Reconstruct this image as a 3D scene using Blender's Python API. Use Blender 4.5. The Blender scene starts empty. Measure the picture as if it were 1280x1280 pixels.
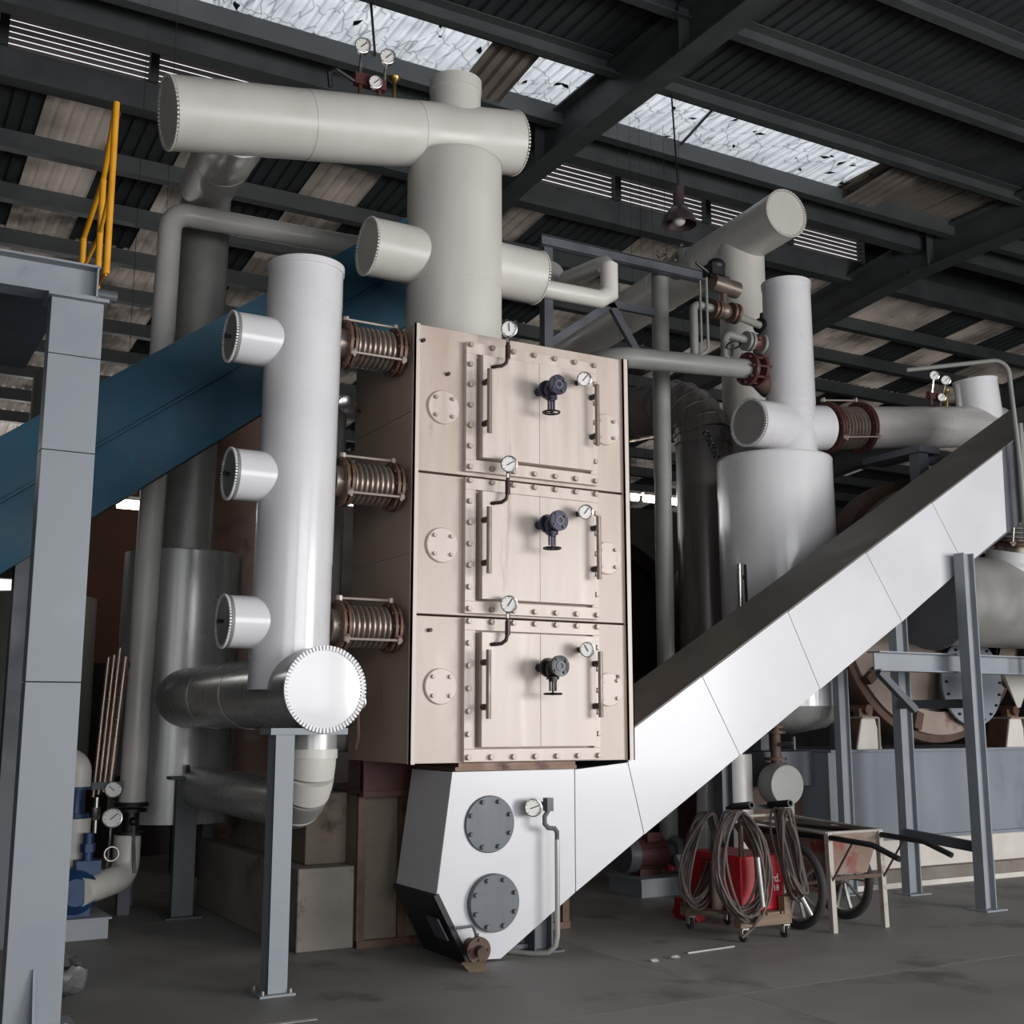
import bpy, bmesh, math, random
from mathutils import Vector, Matrix
R = random.Random(7)
S = bpy.context.scene
COL = S.collection

# ------------------------------------------------------------------ camera, sky, daylight, exposure
cd = bpy.data.cameras.new('camera'); cam = bpy.data.objects.new('camera', cd); COL.objects.link(cam)
cd.sensor_fit = 'HORIZONTAL'; cd.sensor_width = 36.0; cd.lens = 36.0 * 1504 / 1280
cd.clip_start = .05; cd.clip_end = 200
PIT, AZ = math.radians(9.88), math.radians(60.42)
fw = Vector((math.cos(AZ) * math.cos(PIT), math.sin(AZ) * math.cos(PIT), math.sin(PIT)))
rt = Vector((math.sin(AZ), -math.cos(AZ), 0)); up = rt.cross(fw)
cam.matrix_world = Matrix(((rt.x, up.x, -fw.x, 0), (rt.y, up.y, -fw.y, 0), (rt.z, up.z, -fw.z, 1.6), (0, 0, 0, 1)))
S.camera = cam

W = bpy.data.worlds.new('overcast'); S.world = W; W.use_nodes = True
bg = W.node_tree.nodes['Background']; bg.inputs[0].default_value = (.93, .96, 1, 1); bg.inputs[1].default_value = 1.0
S.view_settings.view_transform = 'Standard'; S.view_settings.look = 'None'
S.view_settings.exposure = 0.18; S.view_settings.gamma = 1.0; S.view_settings.use_curve_mapping = False

def area(name, loc, target, sx, sy, power, color=(1, 1, 1)):
    l = bpy.data.lights.new(name, 'AREA'); l.shape = 'RECTANGLE'; l.size = sx; l.size_y = sy; l.energy = power; l.color = color
    o = bpy.data.objects.new(name, l); COL.objects.link(o); o.location = loc
    o.rotation_euler = (Vector(target) - Vector(loc)).to_track_quat('-Z', 'Y').to_euler(); return o
# daylight through the three open bays of the front side, behind and beside the camera
area('bay_daylight', (13.0, -5.6, 2.7), (6.5, 8, 1.2), 6.5, 4.2, 1200, (1, .985, .97))
area('bay_daylight.001', (4.6, -5.6, 3.2), (4.6, 8, 2.4), 6.5, 4.6, 380, (.97, .985, 1))
area('bay_daylight.002', (-3.4, -5.6, 3.2), (2.0, 8, 2.4), 6.5, 4.6, 150, (.95, .98, 1))

# added fill lamp at the far wall's eaves gaps, brightens the rear roof underside
area('rear_roof_fill', (3.0, 31.7, 7.5), (5, 20, 9.3), 18, 1.0, 160, (1, .96, .92))

# ------------------------------------------------------------------ mesh helpers
def V(*a): return Vector(a)
def frame(d, upv=None):
    d = d.normalized(); u = Vector(upv) if upv is not None else Vector((0, 0, 1))
    if abs(d.dot(u)) > .98: u = Vector((0, 1, 0)) if abs(d.y) < .9 else Vector((1, 0, 0))
    a = u.cross(d).normalized(); b = d.cross(a); return a, b

class MB:
    def __init__(s): s.v = []; s.f = []
    def add(s, vs, fs):
        n = len(s.v); s.v += [Vector(p) for p in vs]; s.f += [tuple(i + n for i in f) for f in fs]; return s
    def box(s, x0, x1, y0, y1, z0, z1):
        return s.add([(x0,y0,z0),(x1,y0,z0),(x1,y1,z0),(x0,y1,z0),(x0,y0,z1),(x1,y0,z1),(x1,y1,z1),(x0,y1,z1)],
                     [(3,2,1,0),(4,5,6,7),(0,1,5,4),(1,2,6,5),(2,3,7,6),(3,0,4,7)])
    def bar(s, p, q, w, h, upv=None):
        p, q = Vector(p), Vector(q); a, b = frame(q - p, upv); a = a * w / 2; b = b * h / 2
        vs = [p-a-b, p+a-b, p+a+b, p-a+b, q-a-b, q+a-b, q+a+b, q-a+b]
        return s.add(vs, [(3,2,1,0),(4,5,6,7),(0,1,5,4),(1,2,6,5),(2,3,7,6),(3,0,4,7)])
    def prism(s, pts, ext):
        n = len(pts); e = Vector(ext); vs = [Vector(p) for p in pts] + [Vector(p) + e for p in pts]
        fs = [tuple(range(n - 1, -1, -1)), tuple(range(n, 2 * n))] + [(i, (i+1) % n, n + (i+1) % n, n + i) for i in range(n)]
        return s.add(vs, fs)
    def lathe(s, o, d, prof, n=32):
        o, d = Vector(o), Vector(d).normalized(); a, b = frame(d); vs = []; fs = []; rings = []
        for r, t in prof:
            c = o + d * t
            if r < 1e-6: rings.append([len(vs)]); vs.append(c)
            else:
                rings.append(list(range(len(vs), len(vs) + n)))
                vs += [c + (a * math.cos(2*math.pi*i/n) + b * math.sin(2*math.pi*i/n)) * r for i in range(n)]
        for A, B in zip(rings, rings[1:]):
            for i in range(n):
                j = (i + 1) % n
                if len(A) == 1 and len(B) == 1: continue
                if len(A) == 1: fs.append((A[0], B[j], B[i]))
                elif len(B) == 1: fs.append((A[i], A[j], B[0]))
                else: fs.append((A[i], A[j], B[j], B[i]))
        return s.add(vs, fs)
    def cyl(s, p, q, r, n=24, r2=None, cap=True):
        p, q = Vector(p), Vector(q); L = (q - p).length; r2 = r if r2 is None else r2
        pr = [(r, 0), (r2, L)]
        if cap: pr = [(0, 0)] + pr + [(0, L)]
        return s.lathe(p, q - p, pr, n)
    def tube(s, pts, r, n=12, cap=True):
        pts = [Vector(p) for p in pts]; m = len(pts); vs = []; fs = []; a = None
        for i, p in enumerate(pts):
            d = ((pts[i] - pts[i-1]).normalized() if i else Vector()) + ((pts[i+1] - pts[i]).normalized() if i < m-1 else Vector())
            d.normalize()
            if a is None: a, b = frame(d)
            else:
                a = (a - d * a.dot(d)).normalized()
            b = d.cross(a); k = 1.0
            if 0 < i < m-1:
                c = (pts[i] - pts[i-1]).normalized().dot(d); k = 1 / max(c, .5)
            if k > 1.02:
                e = ((pts[i+1]-pts[i]).normalized() - (pts[i]-pts[i-1]).normalized()).normalized()
            for j in range(n):
                w = a * math.cos(2*math.pi*j/n) + b * math.sin(2*math.pi*j/n)
                if k > 1.02: w = w + e * w.dot(e) * (k - 1)
                vs.append(p + w * r)
        for i in range(m - 1):
            for j in range(n):
                k2 = (j + 1) % n; fs.append((i*n+j, i*n+k2, (i+1)*n+k2, (i+1)*n+j))
        if cap: fs += [tuple(range(n-1, -1, -1)), tuple(range((m-1)*n, m*n))]
        return s.add(vs, fs)
    def torus(s, c, d, R_, r, n=32, m=10):
        c = Vector(c); a, b = frame(Vector(d)); pts = [c + (a*math.cos(2*math.pi*i/n) + b*math.sin(2*math.pi*i/n))*R_ for i in range(n)]
        d = Vector(d).normalized(); vs = []; fs = []
        for i, p in enumerate(pts):
            o = (p - c).normalized()
            vs += [p + (o*math.cos(2*math.pi*j/m) + d*math.sin(2*math.pi*j/m))*r for j in range(m)]
        for i in range(n):
            for j in range(m):
                fs.append((i*m+j, i*m+(j+1) % m, ((i+1) % n)*m+(j+1) % m, ((i+1) % n)*m+j))
        return s.add(vs, fs)
    def ball(s, c, rx, ry=None, rz=None, n=16, m=10):
        ry = ry or rx; rz = rz or rx; i0 = len(s.v); s.lathe((0,0,0), (0,0,1), [(math.sin(math.pi*k/m), -math.cos(math.pi*k/m)) for k in range(m+1)], n)
        for k in range(i0, len(s.v)): p = s.v[k]; s.v[k] = Vector((c[0]+p.x*rx, c[1]+p.y*ry, c[2]+p.z*rz))
        return s
    def mesh(s, name, mat, off=Vector(), angle=35):
        me = bpy.data.meshes.new(name); me.from_pydata([tuple(p - off) for p in s.v], [], s.f); me.validate()
        bm = bmesh.new(); bm.from_mesh(me); bmesh.ops.recalc_face_normals(bm, faces=bm.faces); bm.to_mesh(me); bm.free()
        if mat: me.materials.append(mat)
        me.polygons.foreach_set('use_smooth', [True] * len(me.polygons)); me.set_sharp_from_angle(angle=math.radians(angle)); return me
    def build(s, name, mat, parent=None, bevel=0, angle=35):
        off = Vector(); p = parent
        while p is not None: off += Vector(p.location); p = p.parent
        o = bpy.data.objects.new(name, s.mesh(name, mat, off, angle)); COL.objects.link(o); o.parent = parent
        if name.endswith('_bolts') or name in ('crimped_rim', 'foil_scraps', 'cooling_fins', 'cable_loops', 'needle_and_ticks', 'links'): o['kind'] = 'stuff'
        if bevel:
            m = o.modifiers.new('bevel', 'BEVEL'); m.width = bevel; m.segments = 2; m.limit_method = 'ANGLE'; m.angle_limit = math.radians(40); m.harden_normals = True
        return o
def tag(o, label, cat, group=None, kind=None):
    o['label'] = label; o['category'] = cat
    if group: o['group'] = group
    if kind: o['kind'] = kind
    return o
def thing(name, label, cat, loc, group=None, kind=None):
    o = bpy.data.objects.new(name, None); COL.objects.link(o); o.location = loc; o.empty_display_size = .1
    return tag(o, label, cat, group, kind)
def put(name, me, parent, loc, rot=None):
    off = Vector(); p = parent
    while p is not None: off += Vector(p.location); p = p.parent
    o = bpy.data.objects.new(name, me); COL.objects.link(o); o.parent = parent; o.location = Vector(loc) - off
    if rot is not None: o.rotation_euler = rot
    return o
def dup(root, delta, label=None, group=None):
    r = root.copy(); COL.objects.link(r); r.location = Vector(root.location) + Vector(delta)
    if label: r['label'] = label
    if group: r['group'] = group
    for ch in list(root.children):
        c = ch.copy(); COL.objects.link(c); c.parent = r
        for g in list(ch.children):
            d = g.copy(); COL.objects.link(d); d.parent = c
    return r

# ------------------------------------------------------------------ materials
def lin(h):
    c = [int(h[i:i+2], 16) / 255 for i in (0, 2, 4)]
    return tuple(x / 12.92 if x <= .04045 else ((x + .055) / 1.055) ** 2.4 for x in c) + (1,)
def pm(name, c1, c2=None, scale=4., rough=.5, metal=0., bump=0., stretch=(1, 1, 1), c3=None, thr=.62, s3=3., rvar=.12, coat=0.):
    m = bpy.data.materials.new(name); m.use_nodes = True; nt = m.node_tree; N = nt.nodes; L = nt.links; b = N['Principled BSDF']
    b.inputs['Roughness'].default_value = rough; b.inputs['Metallic'].default_value = metal
    if coat: b.inputs['Coat Weight'].default_value = coat; b.inputs['Coat Roughness'].default_value = .12
    A = lin(c1); B = lin(c2) if c2 else A
    tc = N.new('ShaderNodeTexCoord'); mp = N.new('ShaderNodeMapping'); mp.inputs['Scale'].default_value = stretch; L.new(tc.outputs['Object'], mp.inputs[0])
    nz = N.new('ShaderNodeTexNoise'); nz.inputs['Scale'].default_value = scale; nz.inputs['Detail'].default_value = 5; L.new(mp.outputs[0], nz.inputs[0])
    cr = N.new('ShaderNodeValToRGB'); cr.color_ramp.elements[0].position = .35; cr.color_ramp.elements[1].position = .68
    cr.color_ramp.elements[0].color = A; cr.color_ramp.elements[1].color = B; L.new(nz.outputs['Fac'], cr.inputs[0]); out = cr.outputs[0]
    if c3:
        n3 = N.new('ShaderNodeTexNoise'); n3.inputs['Scale'].default_value = s3; n3.inputs['Detail'].default_value = 8; n3.inputs['Roughness'].default_value = .65
        L.new(mp.outputs[0], n3.inputs[0])
        r3 = N.new('ShaderNodeValToRGB'); r3.color_ramp.elements[0].position = thr; r3.color_ramp.elements[1].position = thr + .1; L.new(n3.outputs['Fac'], r3.inputs[0])
        mx = N.new('ShaderNodeMix'); mx.data_type = 'RGBA'; L.new(r3.outputs[0], mx.inputs[0]); L.new(out, mx.inputs[6]); mx.inputs[7].default_value = lin(c3); out = mx.outputs[2]
    L.new(out, b.inputs['Base Color'])
    if rvar:
        mr = N.new('ShaderNodeMapRange'); mr.inputs[1].default_value = .3; mr.inputs[2].default_value = .7
        mr.inputs[3].default_value = max(.03, rough - rvar); mr.inputs[4].default_value = min(1, rough + rvar); L.new(nz.outputs['Fac'], mr.inputs[0]); L.new(mr.outputs[0], b.inputs['Roughness'])
    if bump:
        bp = N.new('ShaderNodeBump'); bp.inputs['Strength'].default_value = bump; bp.inputs['Distance'].default_value = .01; L.new(nz.outputs['Fac'], bp.inputs['Height']); L.new(bp.outputs[0], b.inputs['Normal'])
    return m
M = dict(
    white=pm('white_cladding', 'D9D7DA', 'E1E0E2', 2, .3, 0, .02, rvar=.04, coat=.7),
    duct=pm('duct_white', 'CCCBCF', 'D3D2D6', 1.5, .34, 0, .05, rvar=.05, coat=.2),
    cream=pm('cream_cladding', 'C6C2BB', 'D0CCC6', 2.5, .38, 0, .03, stretch=(1, 1, .3)),
    alu=pm('aluminium_cladding', 'A6A5A3', 'B2B1AF', 3, .3, .35, .02, stretch=(3, 3, .3), rvar=.06, coat=.3),
    aludull=pm('dull_aluminium', '93918E', 'A09E9B', 3, .42, .25, .03),
    beige=pm('beige_paint', 'BCA99C', 'CFC1B7', 2.6, .42, .0, .08, (1.6, 1, .3), c3='7E685A', thr=.66, s3=3.5),
    beige2=pm('beige_door_paint', 'C8B8AD', 'DACDC4', 3.2, .4, .0, .06, (2.5, 1, .22), c3='A18B7D', thr=.64, s3=2.5),
    brown=pm('shaded_side_beige', '9C8776', 'AC9786', 2, .5, 0, .06, (1, 1, .4), c3='6E5847', thr=.66),  # heater beige darkened to brown, shade of its left side put into the colour
    bolt=pm('bolt_steel', 'B5A89E', 'A0948A', 8, .38, .3),
    dkbrown=pm('dark_handle', '2D211D', '3A2B25', 6, .45, .4),
    handle=pm('handle_steel', '94877C', '84776D', 6, .4, .3),
    navy=pm('navy_cast_iron', '2E2D42', '3A3850', 9, .45, .2),
    black=pm('black_iron', '17181B', '222327', 9, .45, .2),
    dial=pm('dial_white', 'EDEAE6', None, 1, .3, rvar=0),
    chrome=pm('chrome', 'C9C6C2', 'B4B0AB', 8, .22, .95),
    steel=pm('blue_grey_paint', '868B92', '8F949A', 3, .5, 0, .04, c3='787D84', thr=.66, s3=2),
    steeldk=pm('dark_grey_paint', '50535A', '5B5E65', 4, .5, 0, .04),
    steelgr=pm('green_grey_paint', '4D5555', '596060', 4, .5, 0, .04),
    plinth=pm('plinth_paint', '7D838C', '868C94', 2, .45, 0, .04, (1, 1, .4), c3='6A7377', thr=.6, s3=1.5),
    blue=pm('blue_paint', '0C4054', '0F4A62', 1.6, .6, 0, .03, c3='175A70', thr=.64, s3=5),
    rust=pm('rusty_steel', '5E493E', '735A4C', 7, .5, .4, .1, c3='463029', thr=.56, s3=6),
    bell=pm('bellows_steel', '8F8279', 'A1948A', 7, .36, .65, .03, c3='664638', thr=.62, s3=9),
    rusty=pm('rust_brown', '4C3A33', '62493F', 5, .6, .2, .15, c3='35271F', thr=.58),
    redflange=pm('red_oxide', '4C2A29', '5A3432', 6, .5, .1),
    drum=pm('drum_steel', '8D7F75', '9F9187', 2, .5, .2, .06, c3='63493D', thr=.58, s3=2),
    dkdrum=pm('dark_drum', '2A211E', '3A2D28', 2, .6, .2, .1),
    roofst=pm('roof_steel', '45484A', '4E5253', 2, .55, 0, .03),
    sheet=pm('roof_sheet', '3E4244', '484C4E', 1.5, .5, .1, .04, c3='4F4A45', thr=.6, s3=1.2),
    sheetlt=pm('roof_sheet_light', '8A8078', 'A0968C', 1.5, .5, .1, .04, c3='6C5E54', thr=.6, s3=3),
    louv=pm('louvre_slat', '8A8081', '9A9091', 3, .6, 0, .03, c3='735F5F', thr=.6),
    wall=pm('wall_sheet', '3A3937', '454341', 1.2, .7, 0, .05),
    conc=pm('concrete', '77706A', '8C857D', 3, .85, 0, .3, c3='5E564F', thr=.58, s3=2.5),
    conc2=pm('stained_concrete', '6A6055', '7D7265', 3, .85, 0, .3, c3='453A30', thr=.55, s3=2),
    floor=pm('floor_concrete', '7A7774', '8B8885', 1.1, .6, 0, .08, c3='625E5B', thr=.56, s3=.9),
    floor2=pm('floor_concrete_b', '807D7A', '918E8A', 1.3, .58, 0, .08, c3='67635F', thr=.57, s3=1.1),
    whitew=pm('whitewash', 'D8D3CC', 'CBC5BC', 3, .8, 0, .1, c3='A79F96', thr=.66, s3=3),
    yellow=pm('yellow_paint', 'D9931A', 'E5A52A', 5, .45, 0, .02, c3='A8631A', thr=.68),
    pumpblue=pm('pump_blue', '1C3557', '24406A', 6, .4, .1),
    copper=pm('copper_tube', '8E7C72', 'A59388', 8, .3, .75),
    red=pm('welder_red', '9E1020', 'B31526', 6, .4, 0, .02, c3='5C0E14', thr=.66),
    cable=pm('cable_rubber', '4E4440', '5E534E', 12, .6, 0, .1),
    wood=pm('weathered_wood', '6E5D4C', '857360', 4, .8, 0, .3, (1, 6, 6)),
    rubber=pm('tyre_rubber', '2B2A2A', '3A3838', 6, .75, 0, .1),
    barrow=pm('barrow_steel', '7A6456', '8F8177', 4, .65, .2, .1, c3='7F3B32', thr=.53, s3=3),
    barrowrim=pm('barrow_worn_paint', 'A29B93', 'B5AEA6', 5, .6, .2, .1, c3='5A473B', thr=.55, s3=4),
    spoke=pm('spoke_steel', 'A7A39F', 'BBB7B2', 6, .4, .7),
    lampcol=pm('lamp_enamel', '4A3E40', '5A4C4E', 5, .45, .2),
    ribduct=pm('dark_ribbed_duct', '6E6966', '7C7673', 3, .3, .15, .02, (3, 3, .3)),
    plate=pm('cover_plate_grey', '565A60', '666A70', 4, .5, .2, .05, (3, 3, .3), c3='4A4D52', thr=.6),
    platebl=pm('black_plate', '1E2023', '292B2E', 4, .55, .1, .05),
    bag=pm('plastic_bag', '2B2B2C', '6E6E70', 3, .3),
    brass=pm('brass', '8C7348', 'A88C5A', 6, .35, .9),
    actu=pm('bronze_actuator', '6F635B', '82756B', 6, .38, .5),
    lagging=pm('pipe_grey_paint', '7F807C', '8B8B87', 3, .5, .05, .03),
    greenbrown=pm('old_green_tank', '72756F', '7F817B', 2, .5, .1, .04, (2, 2, .3)),
    convtop=pm('conveyor_lid_paint', '736C66', '7E7771', 2, .55, 0, .04),
    dark=pm('joint_filler', '2A2928', '33312F', 4, .9),
    brownwall=pm('red_brown_sheet', '7A5244', '865C4C', 2, .6, 0, .04),
    satin=pm('satin_cladding', 'BDBAB8', 'C8C5C3', 3, .3, .3, .02, (.4, 3, 3), rvar=.06),
    line=pm('line_paint', 'BDBBB8', 'A9A7A4', 6, .8))
def emis(name, col, s):
    m = bpy.data.materials.new(name); m.use_nodes = True; nt = m.node_tree; nt.nodes.remove(nt.nodes['Principled BSDF'])
    e = nt.nodes.new('ShaderNodeEmission'); e.inputs[0].default_value = col; e.inputs[1].default_value = s; nt.links.new(e.outputs[0], nt.nodes['Material Output'].inputs[0]); return m
M['tubelight'] = emis('tube_lamp_glow', (1, .86, .66, 1), 14)
def skymat():
    m = bpy.data.materials.new('translucent_roof_sheet'); m.use_nodes = True; nt = m.node_tree; N = nt.nodes; L = nt.links; N.remove(N['Principled BSDF'])
    tc = N.new('ShaderNodeTexCoord'); v = N.new('ShaderNodeTexVoronoi'); v.feature = 'DISTANCE_TO_EDGE'; v.inputs['Scale'].default_value = 3.2
    mp = N.new('ShaderNodeMapping'); mp.inputs['Scale'].default_value = (1, .6, 1); L.new(tc.outputs['Object'], mp.inputs[0]); L.new(mp.outputs[0], v.inputs['Vector'])
    r = N.new('ShaderNodeValToRGB'); r.color_ramp.elements[0].position = .004; r.color_ramp.elements[1].position = .03
    r.color_ramp.elements[0].color = (.45, .46, .47, 1); r.color_ramp.elements[1].color = (.93, .95, .97, 1); L.new(v.outputs['Distance'], r.inputs[0])
    n = N.new('ShaderNodeTexNoise'); n.inputs['Scale'].default_value = 2.5; n.inputs['Detail'].default_value = 7; L.new(tc.outputs['Object'], n.inputs[0])
    r2 = N.new('ShaderNodeValToRGB'); r2.color_ramp.elements[0].position = .3; r2.color_ramp.elements[0].color = (.74, .75, .76, 1); r2.color_ramp.elements[1].position = .6; r2.color_ramp.elements[1].color = (1, 1, 1, 1); L.new(n.outputs['Fac'], r2.inputs[0])
    mx = N.new('ShaderNodeMix'); mx.data_type = 'RGBA'; mx.blend_type = 'MULTIPLY'; mx.inputs[0].default_value = 1; L.new(r.outputs[0], mx.inputs[6]); L.new(r2.outputs[0], mx.inputs[7])
    t = N.new('ShaderNodeBsdfTranslucent'); L.new(mx.outputs[2], t.inputs[0]); L.new(t.outputs[0], N['Material Output'].inputs[0]); return m
M['sky'] = skymat()
def frpmat():
    m = pm('weathered_translucent_sheet', '8A8078', 'A0968C', 1.5, .5, .0, .04, c3='6C5E54', thr=.6, s3=3); nt = m.node_tree; N = nt.nodes; L = nt.links
    n = N.new('ShaderNodeTexNoise'); n.inputs['Scale'].default_value = .9; n.inputs['Detail'].default_value = 6; tc = N.new('ShaderNodeTexCoord'); L.new(tc.outputs['Object'], n.inputs[0])
    r = N.new('ShaderNodeValToRGB'); r.color_ramp.elements[0].position = .42; r.color_ramp.elements[0].color = (.02, .017, .014, 1); r.color_ramp.elements[1].position = .66; r.color_ramp.elements[1].color = (.16, .135, .115, 1); L.new(n.outputs['Fac'], r.inputs[0])
    t = N.new('ShaderNodeBsdfTranslucent'); L.new(r.outputs[0], t.inputs[0]); a = N.new('ShaderNodeAddShader'); L.new(N['Principled BSDF'].outputs[0], a.inputs[0]); L.new(t.outputs[0], a.inputs[1]); L.new(a.outputs[0], N['Material Output'].inputs[0]); return m
M['frp'] = frpmat()

# ------------------------------------------------------------------ the building
def corrugated(x0, x1, y0, z0, y1, z1, pitch=.2, h=.035, t=.004):
    n = max(1, round((x1 - x0) / pitch)); p = (x1 - x0) / n; prof = []
    for i in range(n):
        a = x0 + i * p; prof += [(a, 0), (a + p*.5, 0), (a + p*.6, h), (a + p*.9, h)]
    prof.append((x1, 0)); m = MB(); vs = []; k = len(prof)
    for x, z in prof: vs += [(x, y0, z0 + z), (x, y1, z1 + z)]
    return m.add(vs, [(2*i, 2*i+2, 2*i+3, 2*i+1) for i in range(k - 1)])
fl = tag(MB().box(-9, 36, -9, 33, -.3, -.02).build('floor', M['dark']), 'grey stained concrete floor of the workshop hall', 'floor', kind='structure')
xs = [-9, -4, 0.2, 4.9, 9.6, 14.3, 20, 27, 36]; ys = [-9, -3, 1.6, 5.9, 10.2, 15, 23, 33]
for i in range(len(xs) - 1):
    for j in range(len(ys) - 1):
        MB().box(xs[i] + .002, xs[i+1] - .002, ys[j] + .002, ys[j+1] - .002, -.12, 0).build('slab', M['floor' if (i + j) % 2 else 'floor2'], fl)
wb = thing('wall_back', 'dark sheet wall at the far end of the hall with a window gap and eaves gaps added for light', 'wall', (14, 32, 0), kind='structure')
for z0, z1 in ((0, 3.2), (5.1, 7.0), (8.2, 9.4)): MB().box(-9, 36, 32, 32.2, z0, z1).build('wall_band', M['wall'], wb)
MB().box(-9, 2.0, 32, 32.2, 3.2, 5.1).box(4.2, 36, 32, 32.2, 3.2, 5.1).build('wall_band', M['wall'], wb)
for k in range(7): MB().box(-9 + k * 4, -8.7 + k * 4 if k < 6 else 36, 32, 32.2, 7.0, 8.2).build('wall_pier', M['wall'], wb)  # eaves openings between piers added so sky light reaches the rear roof
for zz in (3.7, 4.15, 4.6): MB().box(2, 4.2, 32.05, 32.12, zz - .05, zz + .05).build('glazing_bar', M['roofst'], wb)
tag(MB().box(-9.2, -9, -9, 32.2, 0, 11).build('wall_left', M['wall']), 'dark sheet wall along the far left side of the hall', 'wall', kind='structure')
tag(MB().box(36, 36.2, -9, 32.2, 0, 11).build('wall_right', M['wall']), 'dark sheet wall along the right side of the hall', 'wall', kind='structure')
wf = thing('wall_front', 'open front side of the hall with piers and a deep lintel', 'wall', (8, -6.4, 0), kind='structure')
MB().box(-9, 36, -6.6, -6.4, 5.8, 11).build('lintel', M['wall'], wf)
for x in (-9, .2, 8.4, 16.6, 24.8): MB().box(x, x + .9, -6.6, -6.4, 0, 5.8).build('pier', M['wall'], wf)
MB().box(17.5, 36, -6.6, -6.4, 0, 5.8).build('infill', M['wall'], wf)
# roof sheets: front slope (flat), monitor cover, rear slope, skylight strip
ce = thing('ceiling', 'dark corrugated steel roof sheeting over the hall', 'ceiling', (12, 12, 10.3), kind='structure')
def rz(y): return 10.26 - max(0, y - 14.6) * .1
x = -9
while x < 36:
    x1 = x + 1.0
    corrugated(x, x1, -7, 10.27, 12.22, 10.27).build('roof_sheet', M['sheet'], ce)
    if not (1.8 < x < 17): corrugated(x, x1, 12.18, 10.275, 14.3, 10.275).build('roof_sheet', M['sheet'], ce)
    else: corrugated(x, x1, 13.55, 10.275, 14.3, 10.275).build('roof_sheet', M['sheet'], ce)
    for a, b in ((16.0, 20.6), (20.55, 25.2), (25.15, 32.2)):
        mt = 'frp' if R.random() < .6 else 'sheet'
        corrugated(x, x1, a, rz(a) + .02, b, rz(b) + .02).build('roof_sheet', M[mt], ce)
    x = x1
MB().box(-9, 36, 13.9, 16.6, 11.75, 11.8).build('monitor_cover', M['sheet'], ce)
MB().box(-9, 36, 13.9, 13.95, 10.3, 11.75).build('monitor_wall', M['sheet'], ce)
sk = thing('skylight_strip', 'bright cracked translucent sheet strip let into the dark roof', 'skylight', (9, 12.9, 10.25), kind='structure')
x = 1.8
while x < 17:
    o = corrugated(x, x + 1.02, 12.2, 10.262, 13.6, 10.262, .17).build('translucent_sheet', M['sky'], sk); x += 1.0
    if 14.4 < x < 17: o.data.materials[0] = M['sheetlt']
lb = thing('loose_roof_sheet', 'bent grey sheet hanging down from the skylight left of the big rafter', 'roof sheet', (7.0, 12.9, 10.0))
corrugated(6.75, 7.45, 12.25, 10.17, 13.5, 10.02, .17, .05).build('sheet', M['sheetlt'], lb)
lb2 = thing('loose_roof_sheet', 'dull sheet slipped at the right end of the bright skylight strip', 'roof sheet', (14.2, 12.9, 10.0))
corrugated(13.9, 14.6, 12.25, 10.16, 13.5, 10.06, .17, .05).build('sheet', M['sheetlt'], lb2)
for i, (xa, xb) in enumerate(((5.0, 5.6), (10.3, 10.6))):
    tag(MB().bar((xa, 12.25, 10.2), (xb, 13.5, 10.2), .03, .03).build('tie_rod', M['roofst']), ['thin dark tie rod across the skylight above the gauge cluster', 'thin dark tie rod across the middle of the right skylight'][i], 'rod')
def ibeam(m, p, q, w, h, t=.016, upv=None):
    p, q = Vector(p), Vector(q); a, b = frame(q - p, upv)
    m.bar(p + b*(h/2 - t/2), q + b*(h/2 - t/2), w, t, upv); m.bar(p - b*(h/2 - t/2), q - b*(h/2 - t/2), w, t, upv); m.bar(p, q, t, h - 2*t, upv); return m
for i, xr in enumerate((.4, 8.5, 16.6, 24.7)):
    rf = thing('roof_rafter', ['deep steel roof rafter near the top left corner', 'deep dark roof rafter crossing the skylight above the cream tower', 'deep roof rafter descending behind the right standing pipe', 'distant deep roof rafter towards the right wall'][i], 'rafter', (xr, 12, 9.5), 'roof rafters')
    m = MB(); ibeam(m, (xr, -6.4, 9.86), (xr, 14.6, 9.86), .34, .64, .03); m.build('web_beam', M['roofst'], rf)
    m = MB(); ibeam(m, (xr, 14.6, 9.86), (xr, 32, 8.12), .34, .64, .03); m.build('web_beam', M['roofst'], rf)
    for yy in (7.6, 10.6, 14.0, 18.): MB().box(xr - .17, xr + .17, yy - .012, yy + .012, 9.56 - max(0, yy-14.6)*.1, 10.16 - max(0, yy-14.6)*.1).build('stiffener', M['roofst'], rf)
pnames = ['sixth', 'fifth', 'fourth', 'third', 'second', 'first']
for k, yy in enumerate((3.1, 4.6, 6.1, 7.6, 9.1, 10.6, 12.1)):
    m = MB().box(-9, 36, yy - .08, yy + .08, 10.235, 10.25).box(-9, 36, yy - .08, yy + .08, 10.0, 10.02).box(-9, 36, yy + .06, yy + .08, 10.0, 10.25)
    tag(m.build('roof_purlin', M['roofst']), 'long dark channel purlin, ' + ['nearest to the open front side', 'second from the open front', 'third from the open front', 'fourth from the open front', 'fifth from the open front, at the top right corner', 'next but one in front of the skylight', 'along the near edge of the skylight'][k], 'purlin', 'roof purlins')
m = MB().box(-9, 36, 13.5, 13.66, 9.98, 10.25).box(-9, 36, 14.15, 14.4, 9.93, 10.27)
tag(m.build('roof_purlin', M['roofst']), 'double dark purlin between the skylight and the louvres', 'purlin', 'roof purlins')
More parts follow.
